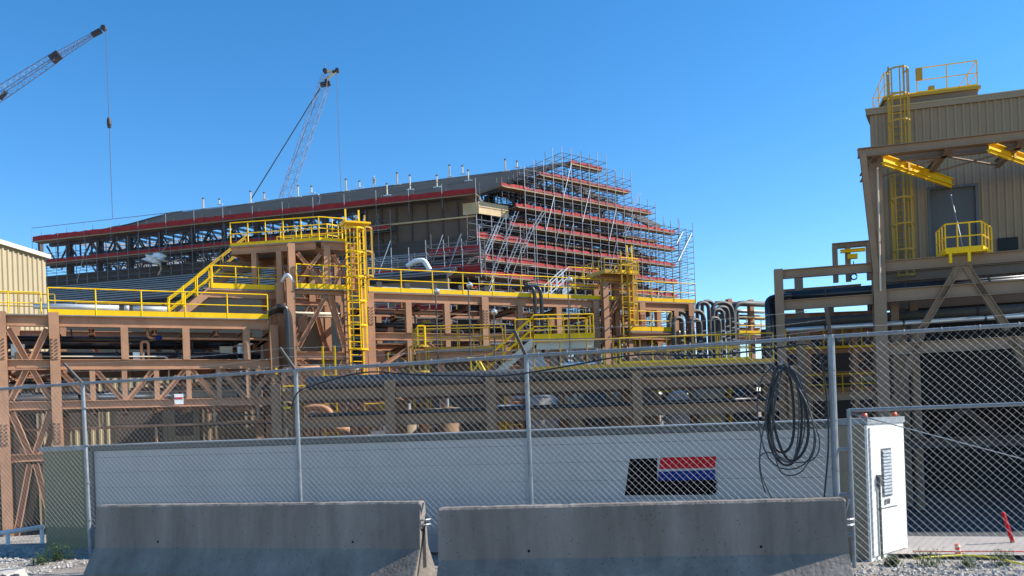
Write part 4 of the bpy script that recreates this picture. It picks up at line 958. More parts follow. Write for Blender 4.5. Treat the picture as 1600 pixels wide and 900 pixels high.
for k, (xo, w) in enumerate(((1200, -.35), (1206, -.05), (1211, .3))):
    o = thing('bent_pipe', ['front', 'middle', 'rear'][k] + ' of three black pipes bending down at the end of the canopy frame', 'pipe', S.P(tS(xo, 500), w, 4), 'black pipes bending down at the canopy frame')
    tx = tS(xo, 500, w); MB().tube(round_path([S.P(tL2 + .5, w + .6, zb1 - .85 - k * .1), S.P(tx + .0, w + .6, zb1 - .85 - k * .1), S.P(tx, w, zb1 - 1.6), S.P(tx, w, GZ)], .5), .11, 8).build('pipe_shell', 'black_pipe', o, True)
# hoist frame on the left
hf = thing('hoist_frame', 'small taupe portal frame carrying a yellow hoist', 'hoist', S.P(tS(1335, 420, 2), 2, zb1))
tp = zS(1335, 382, 2)
for x in (1305, 1325, 1358): column(hf, S.P(tS(x, 410, 2), 2, zb1 - .2), tp, S, .2, T)
beam(hf, S.P(tS(1300, 382, 2), 2, tp), S.P(tS(1364, 382, 2), 2, tp), .22, m=T)
hz = tp - .45; hx = tS(1333, 395, 1.7)
MB().ibar(S.P(tS(1313, 390, 1.7), 1.7, tp - .3), S.P(tS(1352, 390, 1.7), 1.7, tp - .3), .15, .14).build('runway', 'yellow', hf)
MB().fbox(S, hx - .22, hx + .16, 1.6, 1.8, hz - .2, hz).build('hoist_body', 'yellow', hf)
MB().tube([S.P(hx, 1.7, hz - .3), S.P(hx, 1.7, hz - .8)], .02, 5).build('chain', 'dark_steel', hf)
MB().tube(arc(S.P(hx, 1.7, hz - .95), S.d, UP, .12, 0, 6.0, 12), .03, 5).build('hook', 'blue', hf)
# clad building
K = Fr(tuple(at(1367, 400, 36.5).to_2d()), (.966, -.259))
def tK(x, y, w=0): return K.tz(x, y, w)[0]
def zK(x, y, w=0): return K.tz(x, y, w)[1]
zr = zK(1367, 180); kb = thing('clad_building', 'tall brown corrugated building in shade with rooftop platform on the right', 'building', K.P(9, 6, GZ))
zlow = zK(1390, 455)
dx0, dx1 = tK(1452, 350), tK(1527, 350); dz0, dz1 = zK(1490, 398), zK(1490, 294)
corrugated(K, 0, dx0, zlow, zr, 0, .3, .06).build('front_wall', 'clad_tan', kb)
corrugated(K, dx1, 24, zlow, zr, 0, .3, .06).build('front_wall', 'clad_tan', kb)
corrugated(K, dx0, dx1, zlow, dz0, 0, .3, .06).build('front_wall', 'clad_tan', kb)
corrugated(K, dx0, dx1, dz1, zr, 0, .3, .06).build('front_wall', 'clad_tan', kb)
def kbox(t0, t1, w1, z0, z1, w0=.1):     # the flank runs back at a slant
    sk = .26; return MB().hexa([K.P(t0 + w0 * sk, w0, z0), K.P(t1, w0, z0), K.P(t1, w1, z0), K.P(t0 + w1 * sk, w1, z0), K.P(t0 + w0 * sk, w0, z1), K.P(t1, w0, z1), K.P(t1, w1, z1), K.P(t0 + w1 * sk, w1, z1)])
kbox(.02, 24, 12, zlow, zr - .02).build('core', 'clad_tan', kb)
kbox(-.15, 24, 12.2, zr + .002, zr + .22, -.14).build('parapet', 'clad_tan', kb)
kbox(-.17, 24, 12.22, zr + .223, zr + .28, -.16).build('roof_flashing', 'cream', kb)
MB().fbox(K, dx0 + .05, dx1 - .05, .02, .08, dz0, dz1).build('door', 'grey_door', kb)
for a, b, c, d in ((dx0 - .06, dx0 + .05, dz0, dz1), (dx1 - .05, dx1 + .06, dz0, dz1), (dx0 - .06, dx1 + .06, dz1, dz1 + .1)): MB().fbox(K, a, b, -.1, .06, c, d).build('door_frame', 'trim_dark', kb)
MB().fbox(K, tK(1558, 385), tK(1590, 385), -.09, -.065, zK(1570, 392), zK(1570, 372)).build('vent', 'charcoal', kb)
MB().fbox(K, 2.4, 24, 8.0, 12, GZ, zlow - .02).build('lower_wall', 'charcoal', kb)  # near-black colour stands in for the shade of the open bay
kbox(1.0, 1.3, 8.0, GZ, zlow - .02, 2.0) if 0 else MB().fbox(K, 2.6, 2.9, 5.2, 7.9, GZ, zlow - .02).build('lower_wall', 'charcoal', kb)
for x in (1, 7, 13, 19): column(kb, K.P(x, .3, GZ), zlow - .01, K, .4, T)
MB().fbox(K, 2.4, 24, 5.0, 5.1, zK(1500, 640, 5), zlow - .02).build('bay_wall', 'charcoal', kb)  # bay shade put into the wall colour here too
# door crane beams
for k, (xa, ya, xb, yb) in enumerate(((1380, 248, 1487, 290), (1545, 228, 1652, 272))):
    p = S.px(xa, ya, -1.0); q = K.px(xb, yb, -.1); q.z = p.z
    q = K.P(tK(xb, yb), .0, 0); q = V((q.x, q.y, p.z))
    o = thing('crane_beam', ('yellow runway beam ending above the grey door', 'second yellow runway beam above the canopy at the frame edge')[k], 'beam', p, 'yellow crane beams under the canopy')
    MB().ibar(p, q, .2, .30).build('beam', 'yellow', o); MB().bar(p - UP * .21, q - UP * .21, .08, .1).build('rail', 'yellow', o)
    MB().bar(p.lerp(q, .3) - UP * .02, p.lerp(q, .33) - UP * .02, .24, .34).build('splice', 'ochre', o)
# ladder up the wall and roof platform
lt = thing('roof_ladder', 'caged yellow ladder climbing the brown clad wall to the roof platform', 'ladder', K.P(tK(1403, 400), -.4, zlow))
cage_ladder(lt, K.P(tK(1404, 300), -.35, 0), zlow - 1, zr + .9, -K.n, K.d, 'ochre', cz=1.5, wd=.6)
rp = thing('roof_platform', 'roof platform with yellow guard rails on top of the clad building', 'platform', K.P(4, 1, zr))
w0 = .3; a, b = tK(1383, 165, w0), tK(1528, 150, w0); zp_ = zK(1400, 158, w0)
zp_ = zr + .75
MB().fbox(K, a, b, w0, w0 + 3.0, zr + .35, zp_ - .08).build('base_frame', 'clad_brown', rp)
MB().fbox(K, a - .1, b + .1, w0 - .1, w0 + 3.1, zp_ - .075, zp_ + .05).build('deck', 'ochre', rp)
for t in (a + .3, (a + b) / 2, b - .3):
    for w in (w0 + .2, w0 + 2.8): MB().fbox(K, t - .1, t + .1, w - .1, w + .1, zr + .2, zr + .36).build('foot', T, rp)
railing(rp, [K.P(a + 1.3, w0, zp_ + .05), K.P(b, w0, zp_ + .05), K.P(b, w0 + 3, zp_ + .05), K.P(a, w0 + 3, zp_ + .05), K.P(a, w0, zp_ + .05), K.P(a + .3, w0, zp_ + .05)], 1.1, 1.25, .1)
MB().fbox(K, a + 1.25, a + 1.5, w0 - .2, w0 - .05, zp_ + .6, zp_ + 1.1).build('junction_box', 'ochre', rp)
MB().fbox(K, tK(1455, 150), tK(1464, 150), w0 + .05, w0 + .3, zp_ + .06, zp_ + .35).build('junction_box', 'ochre', rp)
# little balcony on the top shelf
by = thing('balcony', 'small yellow railed balcony standing on the shelf below the grey door', 'balcony', S.P(tS(1520, 400), .5, zb1))
zz = zb1 + .3; a, b = tS(1478, 400, -.5), tS(1545, 400, -.5)
MB().fbox(S, a, b, -.5, .9, zz - .08, zz + .0).build('floor', 'yellow', by)
railing(by, [S.P(a, .9, zz), S.P(a, -.5, zz), S.P(b - .2, -.5, zz), S.P(b + .5, .9, zz)], 1.05, .45, .14)
for x in (a + .15, a + .8): MB().fbox(S, x - .05, x + .05, -.55, -.45, zz - .45, zz - .08).build('hanger', 'yellow', by)
MB().tube([S.P(tS(1502, 380), -.3, zz), S.P(tS(1494, 300), .8, zS(1494, 296))], .022, 6).build('pull_pole', 'galv', by)
# clutter right: equipment seen between the frame columns
E = Fr(tuple(at(1250, 560, 38).to_2d()), (1, 0))
er = thing('equipment_rack', 'dense brown equipment rack with small yellow rails left of the dark bay', 'equipment rack', E.P(0, 1, GZ))
for x in (1225, 1262, 1300, 1335, 1368): column(er, E.P(E.tz(x, 560)[0], 0, GZ), E.tz(x, 490)[1], E, .24)
for y in (492, 520, 548, 585, 610): z = E.tz(1300, y)[1]; beam(er, E.P(E.tz(1222, y)[0], 0, z), E.P(E.tz(1372, y)[0], 0, z), .24)
for y in (545, 618): railing(er, [E.P(E.tz(1225, y)[0], -.3, E.tz(1300, y)[1]), E.P(E.tz(1372, y)[0], -.3, E.tz(1300, y)[1])], .95, .9, .1, 'yellow')
MB().fbox(E, E.tz(1222, 500)[0], E.tz(1440, 500)[0], 3, 3.3, GZ, E.tz(1300, 500)[1]).build('back_wall', 'clad_dark', er)
MB().fbox(E, E.tz(1375, 500)[0], E.tz(1385, 500)[0], 1, 1.3, GZ, E.tz(1300, 470)[1]).build('back_wall', 'clad_dark', er)
rq = random.Random(5)
for k in range(12):
    x = 1228 + k * 12; y = rq.choice([505, 530, 560, 590, 640]); z = E.tz(x, y)[1]; t = E.tz(x, y)[0]
    o = thing('valve', ['small silver valve', 'black valve', 'rust red valve', 'cream valve body'][k % 4] + ' number %s from the left in the equipment rack' % ['one', 'two', 'three', 'four', 'five', 'six', 'seven', 'eight', 'nine', 'ten', 'eleven', 'twelve'][k], 'valve', E.P(t, .5, z), 'valves in the equipment rack')
    MB().tube([E.P(t - .25, .5, z), E.P(t - .2, .5, z), E.P(t - .15, .5, z), E.P(t + .15, .5, z), E.P(t + .2, .5, z), E.P(t + .25, .5, z)], .14, 8).build('body', ['silver', 'black_pipe', 'steel_brown', 'cream_light'][k % 4], o, True)
    MB().tube([E.P(t, .5, z + .1), E.P(t, .5, z + .4)], .04, 6).build('spindle', 'dark_steel', o); MB().tube(arc(E.P(t, .5, z + .4), E.d, E.n, .14, 0, 6.28, 10), .02, 4).build('handwheel', 'red', o)

# ------------------------------------------------------------------ left corrugated building
H = Fr(tuple(at(72, 440, 46).to_2d()), (-.092, -1))        # wall faces right
H.n = V((-1, .092, 0)).normalized()
lb = thing('corrugated_building', 'sunlit tan corrugated metal building at the left edge', 'building', H.P(4, 3, GZ))
zc_ = at(74, 404, 46).z
corrugated(H, 0, 9, GZ, zc_, 0, .38, .07).build('side_wall', 'cream', lb)
MB().fbox(H, 0.05, 9, .1, 9, GZ, zc_ - .02).build('core', 'cream', lb)
MB().fbox(H, -.12, 9, -.25, 9, zc_, zc_ + .22).build('roof', 'cream_light', lb)
# ================================================================== far building under construction
Ac = at(745, 300, 79.0)                      # eave corner
El = at(66, 376, 91.2)
ze = Ac.z; 
Lf = Fr(tuple(Ac.to_2d()), tuple((Ac - El).to_2d()))        # long side, t negative to the left
Gf = Fr(tuple(Ac.to_2d()), (.786, .62))                     # gable side
LL = (Ac - El).to_2d().length
RG = Gf.px(890, 252, 0)                      # ridge at gable
rd = on_plane(345, 326, RG, V((.31, .95, 0)).normalized())  # ridge, left
rdir = V((-.95, .31, 0)).normalized()
def eave(s): return Lf.P(-LL * s, 0, ze)
nrm = (V((RG.x, RG.y, RG.z)) - Ac).cross(eave(1) - Ac).normalized()
fb_ = thing('unfinished_hall', 'huge unfinished hall with dark stepped roof sheets behind the pipe racks', 'building', Ac * V((1, 1, 0)) + V((0, 0, GZ)))
# roof sheets, strips from eave to ridge, cut short in steps at the left
top_px = [(890, 252), (820, 263), (740, 273), (660, 283), (580, 293), (500, 303), (440, 310), (390, 317), (345, 324), (318, 327), (285, 329), (268, 335), (248, 339), (232, 344), (214, 348), (196, 351), (178, 357), (150, 362), (130, 367), (66, 374)]
for i in range(len(top_px) - 1):
    x0, y0 = top_px[i]; x1, y1 = top_px[i + 1]
    yy0, yy1 = (y0, y1 if i < 9 else y0 + (x0 - x1) * .12)
    a = on_plane(x0, yy0, Ac, nrm); b = on_plane(x1, yy1, Ac, nrm)
    # foot of each strip on the eave line
    def foot(p):
        u = RG - Ac; u = u.normalized(); e = (eave(1) - Ac).normalized()
        # p = Ac + e*s + u*r
        ee, eu, uu = e.dot(e), e.dot(u), u.dot(u); q = p - Ac; de, du = q.dot(e), q.dot(u); det = ee * uu - eu * eu
        s = (de * uu - du * eu) / det; return Ac + e * s
    fa, fb2 = foot(a), foot(b)
    n_ = nrm if nrm.z > 0 else -nrm
    MB().poly([fa, a, b, fb2], -n_ * .25).build('roof_sheet', 'slate', fb_)
n_ = nrm if nrm.z > 0 else -nrm
# enclosed wall part and cream insulation panels near the corner
s0 = Lf.tz(572, 330)[0]
zlo = Lf.tz(650, 402)[1]
MB().fbox(Lf, s0, -.2, .1, .5, zlo, ze - .5).build('wall_panel', 'hall_wall_shaded', fb_)
MB().fbox(Lf, s0, -.2, -.15, .1, zlo + 3.3, zlo + 3.45).build('girt', 'plank', fb_)
for k in range(8):
    t = s0 + (-.4 - s0) * k / 7; MB().fbox(Lf, t - .06, t + .06, .0, .095, zlo, ze - .6).build('wall_seam', 'clad_dark', fb_)
c0 = Lf.tz(725, 330)[0]
MB().fbox(Lf, c0, .25, -.35, -.16, Lf.tz(740, 336)[1], Lf.tz(740, 318)[1]).build('cream_fascia', 'plank', fb_)
MB().fbox(Gf, -.1, Gf.tz(791, 330)[0], -.35, -.16, Gf.tz(760, 337)[1], Gf.tz(760, 318)[1]).build('cream_fascia', 'plank', fb_)
MB().fbox(Gf, -.1, Gf.tz(791, 330)[0], -.38, -.355, Gf.tz(760, 327)[1], Gf.tz(760, 326)[1]).build('fascia_seam', 'clad_brown', fb_)
# open steelwork of the long side: columns, chords and web members in three planes
zlow2 = Lf.tz(200, 440)[1]; zch = Lf.tz(200, 402)[1]
for w in (0.6, 6.5, 13):
    ss = [-LL * i / 13 for i in range(14)]
    for i, t in enumerate(ss):
        if i % 2 == 0 or w < 1:
            MB().bar(Lf.P(t - .8, w, GZ), Lf.P(t - .8, w, ze - .3), .55 if i % 2 == 0 else .3, .5, Lf.d).build('column', 'dark_steel', fb_)
    MB().bar(Lf.P(0, w, zch), Lf.P(-LL + .5, w, zch), .4, .5).build('chord', 'dark_steel', fb_)
    MB().bar(Lf.P(0, w, ze - .55), Lf.P(-LL + .5, w, ze - .55), .4, .45).build('chord', 'dark_steel', fb_)
    g = MB(); n = 34
    for i in range(n):
        a = -LL * i / n; b = -LL * (i + 1) / n; z0, z1 = (zch, ze - .6) if i % 2 else (ze - .6, zch)
        g.bar(Lf.P(a, w, z0), Lf.P(b, w, z1), .13, .16); g.bar(Lf.P(a, w, zch), Lf.P(a, w, ze - .6), .13, .16); g.bar(Lf.P(a, w + 2, z1), Lf.P(b, w + 2, z0), .09, .12)
    g.build('truss_web', 'dark_steel', fb_)
gg = MB()
for i in range(30):                            # purlins and cross members under the roof
    t = -LL * .97 * i / 30; gg.bar(Lf.P(t, .5, ze - .5), Lf.P(t, 13, ze + .4), .12, .25)
    gg.bar(Lf.P(t, .5, zch), Lf.P(t + 1.4, 13, zch + 1.5), .1, .15)
gg.build('roof_purlins', 'scaffold', fb_)
# lower lean-to roof in front of the long side
lo = thing('lower_roof', 'dark ribbed lower roof in front of the unfinished hall', 'roof', Lf.P(-25, -6, GZ))
za = Lf.tz(150, 444)[1]; 
pA_, pB_ = Lf.P(-LL * 1.0, -.3, za), Lf.P(1.0, -.3, za); zf = za - 4.6
pC_, pD_ = Lf.P(1.0, -13, zf), Lf.P(-LL * 1.0, -13, zf)
MB().poly([pA_, pB_, pC_, pD_], UP * -.3).build('roof_slab', 'charcoal', lo)
nn = (pB_ - pA_).cross(pD_ - pA_).normalized(); nn = nn if nn.z > 0 else -nn
for k in range(9):
    f = (k + .3) / 9; MB().bar(pA_.lerp(pD_, f) + nn * .06, pB_.lerp(pC_, f) + nn * .06, .25, .12).build('roof_rib', 'scaffold', lo)
MB().fbox(Lf, -LL, 1.0, -12.8, -12.4, GZ, zf - .25).build('wall', 'clad_brown', lo)
MB().fbox(Lf, -LL, 1.0, -.25, .0, za - .1, za + 1.3).build('upstand', 'clad_dark', lo)
for k in range(12): MB().fbox(Lf, -LL + 3.8 * k + .5, -LL + 3.8 * k + 2.0, -12.9, -12.82, 4, 9).build('window', 'charcoal', lo)

# small posts on the roofs
posts = [(318, 327, 16), (343, 320, 8), (392, 318, 18), (413, 312, 10), (466, 308, 17), (487, 302, 10), (541, 299, 18), (562, 294, 10), (605, 306, 18), (621, 289, 18), (641, 297, 22), (683, 293, 18), (703, 277, 18), (723, 272, 12), (732, 283, 16), (790, 268, 18), (808, 262, 9)]
pos_w = ['first', 'second', 'third', 'fourth', 'fifth', 'sixth', 'seventh', 'eighth', 'ninth', 'tenth', 'eleventh', 'twelfth', 'thirteenth', 'fourteenth', 'fifteenth', 'sixteenth', 'seventeenth']
for k, (x, y, h) in enumerate(posts):
    p = on_plane(x, y, Ac, nrm); hh = h * p.y / F
    o = thing('roof_post', '%s pale anchor post from the left on the dark hall roof' % pos_w[k], 'post', p, 'pale anchor posts on the hall roof')
    MB().tube([p, p + UP * hh], .08, 6).build('post', 'plank' if k % 3 == 0 else 'cream_light', o); MB().tube([p + UP * hh, p + UP * (hh + .12)], .13, 6).build('cap', 'grey_pipe', o)
    MB().fbox(Lf, (p - Lf.O).dot(Lf.d) - .4, (p - Lf.O).dot(Lf.d) + .4, (p - Lf.O).dot(Lf.n) - .05, (p - Lf.O).dot(Lf.n) + .05, p.z + .0, p.z + .1).build('foot', 'silver', o)
pl = Fr(tuple(Lf.P(0, -9, 0).to_2d()), tuple(Lf.d.to_2d()))
for k, (x, y, h) in enumerate([(114, 441, 18), (189, 428, 14), (268, 430, 19), (582, 406, 14), (612, 400, 16)]):
    p = on_plane(x, y, pA_, nn); hh = h * p.y / F
    o = thing('roof_post', '%s anchor post from the left on the lower ribbed roof' % pos_w[k], 'post', p, 'anchor posts on the lower roof')
    MB().tube([p, p + UP * hh], .12, 6).build('post', 'cream_light', o); MB().fbox(Lf, (p - Lf.O).dot(Lf.d) - .3, (p - Lf.O).dot(Lf.d) + .3, (p - Lf.O).dot(Lf.n) - .05, (p - Lf.O).dot(Lf.n) + .05, p.z, p.z + .1).build('foot', 'silver', o)

# ------------------------------------------------------------------ scaffolds
def scaffold(label, fr, t0, t1, w0, w1, zb, zt, levels, sp=2.1, r=.035, loc=None, nets=None, ztop=None, brace_n=5, seed=1, netm='red_net', noledge=False, pk=1, dark=False):
    o = thing('scaffold', label, 'scaffold', fr.P((t0 + t1) / 2, w0, zb), 'scaffolds round the unfinished hall'); rr = random.Random(seed)
    n = max(1, round((t1 - t0) / sp)); ts = [t0 + (t1 - t0) * i / n for i in range(n + 1)]
    top = ztop or (lambda t: zt)
    for t in ts:
        for w in (w0, w1):
            MB().tube([fr.P(t, w, zb), fr.P(t, w, top(t) + rr.uniform(.2, 1.3) * pk)], r, 4).build('standard', 'scaffold' if (w == w0 and not dark) else 'dark_steel', o)
    z = zb + .4; k = 0
    while not noledge and z < zt + 2:
        g = MB(); ok = [t for t in ts if top(t) > z - .6]
        if len(ok) > 1:
            for w in (w0, w1): g.tube([fr.P(ok[0], w, z), fr.P(ok[-1], w, z)], r * .8, 4)
            for t in ok: g.tube([fr.P(t, w0, z), fr.P(t, w1, z)], r * .8, 4)
            g.build('ledger', 'dark_steel' if dark or k % 3 == 2 else 'scaffold', o)
        k += 1
        z += .62
    for q in range(brace_n):
        i = rr.randrange(max(1, n - 1)); z = rr.uniform(zb, max(zb + .1, top(ts[i]) - 4))
        MB().tube([fr.P(ts[i], w0 - .05, z), fr.P(ts[min(i + 1, n)], w0 - .05, z + 3.6)], r, 4).build('diagonal', 'silver' if q % 3 == 0 and not dark else 'dark_steel' if dark else 'scaffold', o)
    for (a, b, z, h) in (levels or []):
        MB().fbox(fr, a, b, w0, w1, z - .08, z).build('plank_deck', 'clad_brown', o)  # dark brown paints the shaded underside of the planks
        MB().fbox(fr, a + .2, b - .4, w0 + .0, w0 + .05, z - .11, z - .02).build('toe_plank', 'plank', o)
        g = MB(); m = max(2, int((b - a) / .45)); lo_, hi_ = [], []
        for i in range(m + 1):
            t = a + (b - a) * i / m; lo_.append(fr.P(t, w0 + .12 - rr.uniform(0, .06), z - .02 - rr.uniform(0, .06))); hi_.append(fr.P(t, w0 + .12 - rr.uniform(0, .05), z + h * (1 - (.35 * rr.random() ** 3 if b - a < 40 else .12 * rr.random())) + rr.uniform(-.04, .03)))
        for i in range(m):
            g.quad(lo_[i], lo_[i + 1], hi_[i + 1], hi_[i])
        nt_ = g.build('red_netting', netm, o)
        sm = nt_.modifiers.new('thickness', 'SOLIDIFY'); sm.thickness = .02
    return o
# gable: levels from the photograph, projected to the gable plane
lv = [((891, 250), (942, 260)), ((844, 268), (984, 295)), ((784, 284), (1019, 329)), ((807, 318), (1056, 358)), ((798, 346), (1056, 385)), ((757, 371), (1057, 410)), ((798, 407), (1059, 435)), ((740, 430), (1060, 456)), ]
W = -1.6; levels = []
for (a, b) in lv:
    ta, za_ = Gf.tz(a[0], a[1] + 5, W); tb, zb_ = Gf.tz(b[0], b[1] + 5, W); levels.append((ta, tb, (za_ + zb_) / 2, .34))
zk = [l[2] for l in levels]; print('levels', [round(z, 1) for z in zk], 'ze', round(ze, 1))
gl = Gf.tz(1060, 360, W)[0]; gr_ = Gf.tz(890, 250, W)[0]; zrd = Gf.tz(890, 243, W)[1]; gq = Gf.tz(942, 250, W)[0]
def gtop(t):
    if t < gr_: return ze + (zrd - ze) * max(0, t + 1) / gr_ * .95 
    if t < gq + .5: return zrd
    for (x, y) in ((960, 272), (992, 285), (1025, 325), (1062, 358), (1085, 362)):
        if t <= Gf.tz(x, y, W)[0] + .1: return Gf.tz(x, y, W)[1]
    return ze
g1 = scaffold('tall silver scaffold with red netting levels covering the hall gable', Gf, 4.6, gl, W, -.5, GZ, zrd, levels, 1.25, .036, ztop=gtop, brace_n=26, seed=4)
g2 = scaffold('inner scaffold bay standing behind the gable scaffold', Gf, 2, gl - 2, 1.5, 4.2, GZ, zrd, [(a + 2, b - 3, z + .9, .3) for a, b, z, h in levels[2:7]], 1.6, .035, ztop=lambda t: gtop(t) - 1.5, brace_n=40, seed=9, dark=True)
g2b = scaffold('middle dark scaffold bay between the gable scaffold and the hall frame', Gf, 3.2, gl - .5, .2, 1.0, GZ, zrd, [(a + 1, b - 1, z - .7, .2) for a, b, z, h in levels[3:8]], 1.45, .04, ztop=lambda t: gtop(t) - .8, brace_n=60, seed=19, dark=True)
# side scaffold tower at the far right, bare
g3 = scaffold('bare scaffold tower at the far right end of the gable', Gf, gl + .2, Gf.tz(1083, 370, W)[0], W, .6, GZ, Gf.tz(1075, 362, W)[1], None, 1.1, .035, brace_n=6, seed=2)
for (xa, ya, xb, yb) in ((1057, 380, 1066, 362), (1059, 408, 1080, 365)):
    MB().bar(Gf.px(xa, ya, W - .3), Gf.px(xb, yb, W - .3), .22, .1).build('white_board', 'white', g3)
# corner tower with long white ladders
g4 = scaffold('corner scaffold tower with pale raking ladders below the cream fascia', Gf, -2.5, 4.2, -3.2, W - .1, 3, Gf.tz(760, 345, -3.2)[1], [(-2.5, 3.5, levels[5][2] - .2, .5), (-2.5, 4, levels[6][2] - .3, .5), (-3.5, 4, levels[7][2] - .1, .5)], 1.5, .038, brace_n=8, seed=3)
for (xa, ya, xb, yb) in ((745, 433, 785, 340), (768, 433, 808, 330), (790, 425, 812, 372), (755, 400, 776, 352), (835, 355, 850, 330), (815, 395, 832, 355), (985, 330, 1000, 300), (975, 370, 990, 335)):
    a, b = Gf.px(xa, ya, -3.4), Gf.px(xb, yb, -3.4); l = thing_part('ladder', g4)
    for k in (-.18, .18): MB().tube([a + Gf.d * k, b + Gf.d * k], .035, 4).build('ladder_stile', 'silver', l)
    n = int((b - a).length / .5)
    for i in range(n): p = a.lerp(b, i / n); MB().tube([p - Gf.d * .18, p + Gf.d * .18], .025, 3).build('rung', 'silver', l)
# steel frame of the hall behind the gable scaffolding
for k in range(7):
    t = .5 + (gl - 1) * k / 6
    for w in (4.5, 14, 26):
        MB().bar(Gf.P(t, w, GZ), Gf.P(t, w, gtop(t) - 1.2), .8 if k % 2 else .55, .6, Gf.d).build('column', 'dark_steel', fb_)
for z in (zk[7] - 3, zk[6], zk[5] - 1, zk[4], zk[3] + .2, zk[2]):
    ta = max(.5, 0); tb = gl - 1
    if z > ze: ta = gr_ * .35; tb = gl * .72
    for w in (4.6, 14): MB().bar(Gf.P(ta, w, z), Gf.P(tb, w, z), .4, .5).build('girder', 'dark_steel', fb_)
MB().bar(Gf.P(0, 1.2, ze), Gf.P(gr_, 1.2, zrd - 1.4), .4, .7).build('rafter', 'dark_steel', fb_); MB().bar(Gf.P(gr_, 1.2, zrd - 1.4), Gf.P(gl, 1.2, ze), .4, .7).build('rafter', 'dark_steel', fb_)
rr = random.Random(21); g = MB()
for k in range(12):
    t = gl * k / 12; t2_ = gl * (k + 1) / 12
    for w in (1.2, 4.6, 14):
        for zz0, zz1 in zip(zk[::-1][:-1], zk[::-1][1:]):
            if zz1 < gtop(t) - 1 and zz1 < gtop(t2_) - 1 and rr.random() < .6:
                a, b = (t, t2_) if rr.random() < .5 else (t2_, t); MB().bar(Gf.P(a, w, zz0), Gf.P(b, w, zz1), .2, .26).build('web_brace', 'dark_steel', fb_)
for k in range(120):                             # ducts, vessels and panels standing inside
    t = rr.uniform(1.5, gl - 4); w = rr.uniform(5, 20); z = rr.choice(zk[3:8]); hh = rr.uniform(.8, 2.4)
    if z + hh < gtop(t) - 2: MB().fbox(Gf, t, t + rr.uniform(.3, 2), w, w + 1.0, z - .3, z + hh - .3).build('inner_panel', 'dark_steel', fb_)
for k in range(9):
    t = .8 + (gl - 2) * k / 8; MB().bar(Gf.P(t, 3.0, GZ), Gf.P(t, 3.0, gtop(t) - 2.0), .34, .3, Gf.d).build('post', 'dark_steel', fb_)
for zz in zk[1:]:
    hw = 1 if zz < ze else max(.1, (zrd - zz) / (zrd - ze)); MB().bar(Gf.P(gr_ - hw * gr_ + .8, 3.0, zz - .6), Gf.P(gr_ + hw * (gl - gr_) - 1, 3.0, zz - .6), .3, .32).build('girder', 'dark_steel', fb_)
g = MB()
for k in range(14):
    t = gr_ + (gl - gr_) * k / 14; g.bar(Gf.P(t, 1.2, ze + (zrd - 1.4 - ze) * (1 - (t - gr_) / (gl - gr_))), Gf.P(t, 1.2, ze - 1.5), .12, .16)
    t = gr_ * k / 14; g.bar(Gf.P(t, 1.2, ze + (zrd - 1.4 - ze) * t / gr_), Gf.P(t, 1.2, ze - 1.5), .12, .16)
g.build('gable_truss', 'dark_steel', fb_)
# mezzanine floors seen inside
for z in (zk[6] - .4, zk[4] - .5): MB().fbox(Gf, 1, gl - 3, 5, 24, z - .3, z).build('floor_deck', 'dark_steel', fb_)
MB().fbox(Gf, .2, 2.6, .2, 9, GZ, zlo).build('corner_wall', 'clad_dark', fb_)
# eave scaffolding along the long side
ez = ze - .62
g5 = scaffold('long eave scaffold with red toe netting along the hall roof edge', Lf, -LL, .3, -1.4, -.1, ez - 1.0, ze + .6, [(-LL, .3, ez + .12, .58)], 3.3, .025, brace_n=0, seed=5, noledge=True, pk=.25)
MB().tube([Lf.P(-LL, -1.4, ze + .9), Lf.P(.3, -1.4, ze + .9)], .03, 4).build('guard_tube', 'scaffold', g5)
g6 = scaffold('second scaffold level with dull red boards under the hall eave', Lf, -LL - 1, s0 + 3, -1.2, .2, za, zch + .9, [(-LL - 1, s0 + 3, zch, .35)], 1.3, .03, brace_n=10, seed=6)
g7 = scaffold('low scaffold with red netting standing on the lower roof before the brown wall', Lf, Lf.tz(585, 420, -10)[0], Lf.tz(752, 430, -10)[0], -10, -8.6, za - 4.5, Lf.tz(600, 405, -10)[1], [(Lf.tz(585, 420, -10)[0], Lf.tz(752, 430, -10)[0], Lf.tz(660, 432, -10)[1], .8)], 1.7, .035, brace_n=4, seed=7)
g8 = scaffold('raised scaffold stage with red netting left of the corner tower', Lf, Lf.tz(668, 400, -8)[0], Lf.tz(752, 400, -8)[0], -8.4, -7, za - 4, Lf.tz(700, 382, -8)[1], [(Lf.tz(672, 400, -8)[0], Lf.tz(752, 400, -8)[0], Lf.tz(700, 399, -8)[1], .6)], 1.6, .035, brace_n=3, seed=8)
g9 = scaffold('hidden lower scaffold with red netting seen through the middle rack', Lf, Lf.tz(575, 490, -17)[0], Lf.tz(705, 490, -17)[0], -17, -15.6, GZ, Lf.tz(600, 475, -17)[1], [(Lf.tz(575, 490, -17)[0], Lf.tz(705, 490, -17)[0], Lf.tz(640, 497, -17)[1], 1.1)], 1.8, .035, brace_n=4, seed=10)
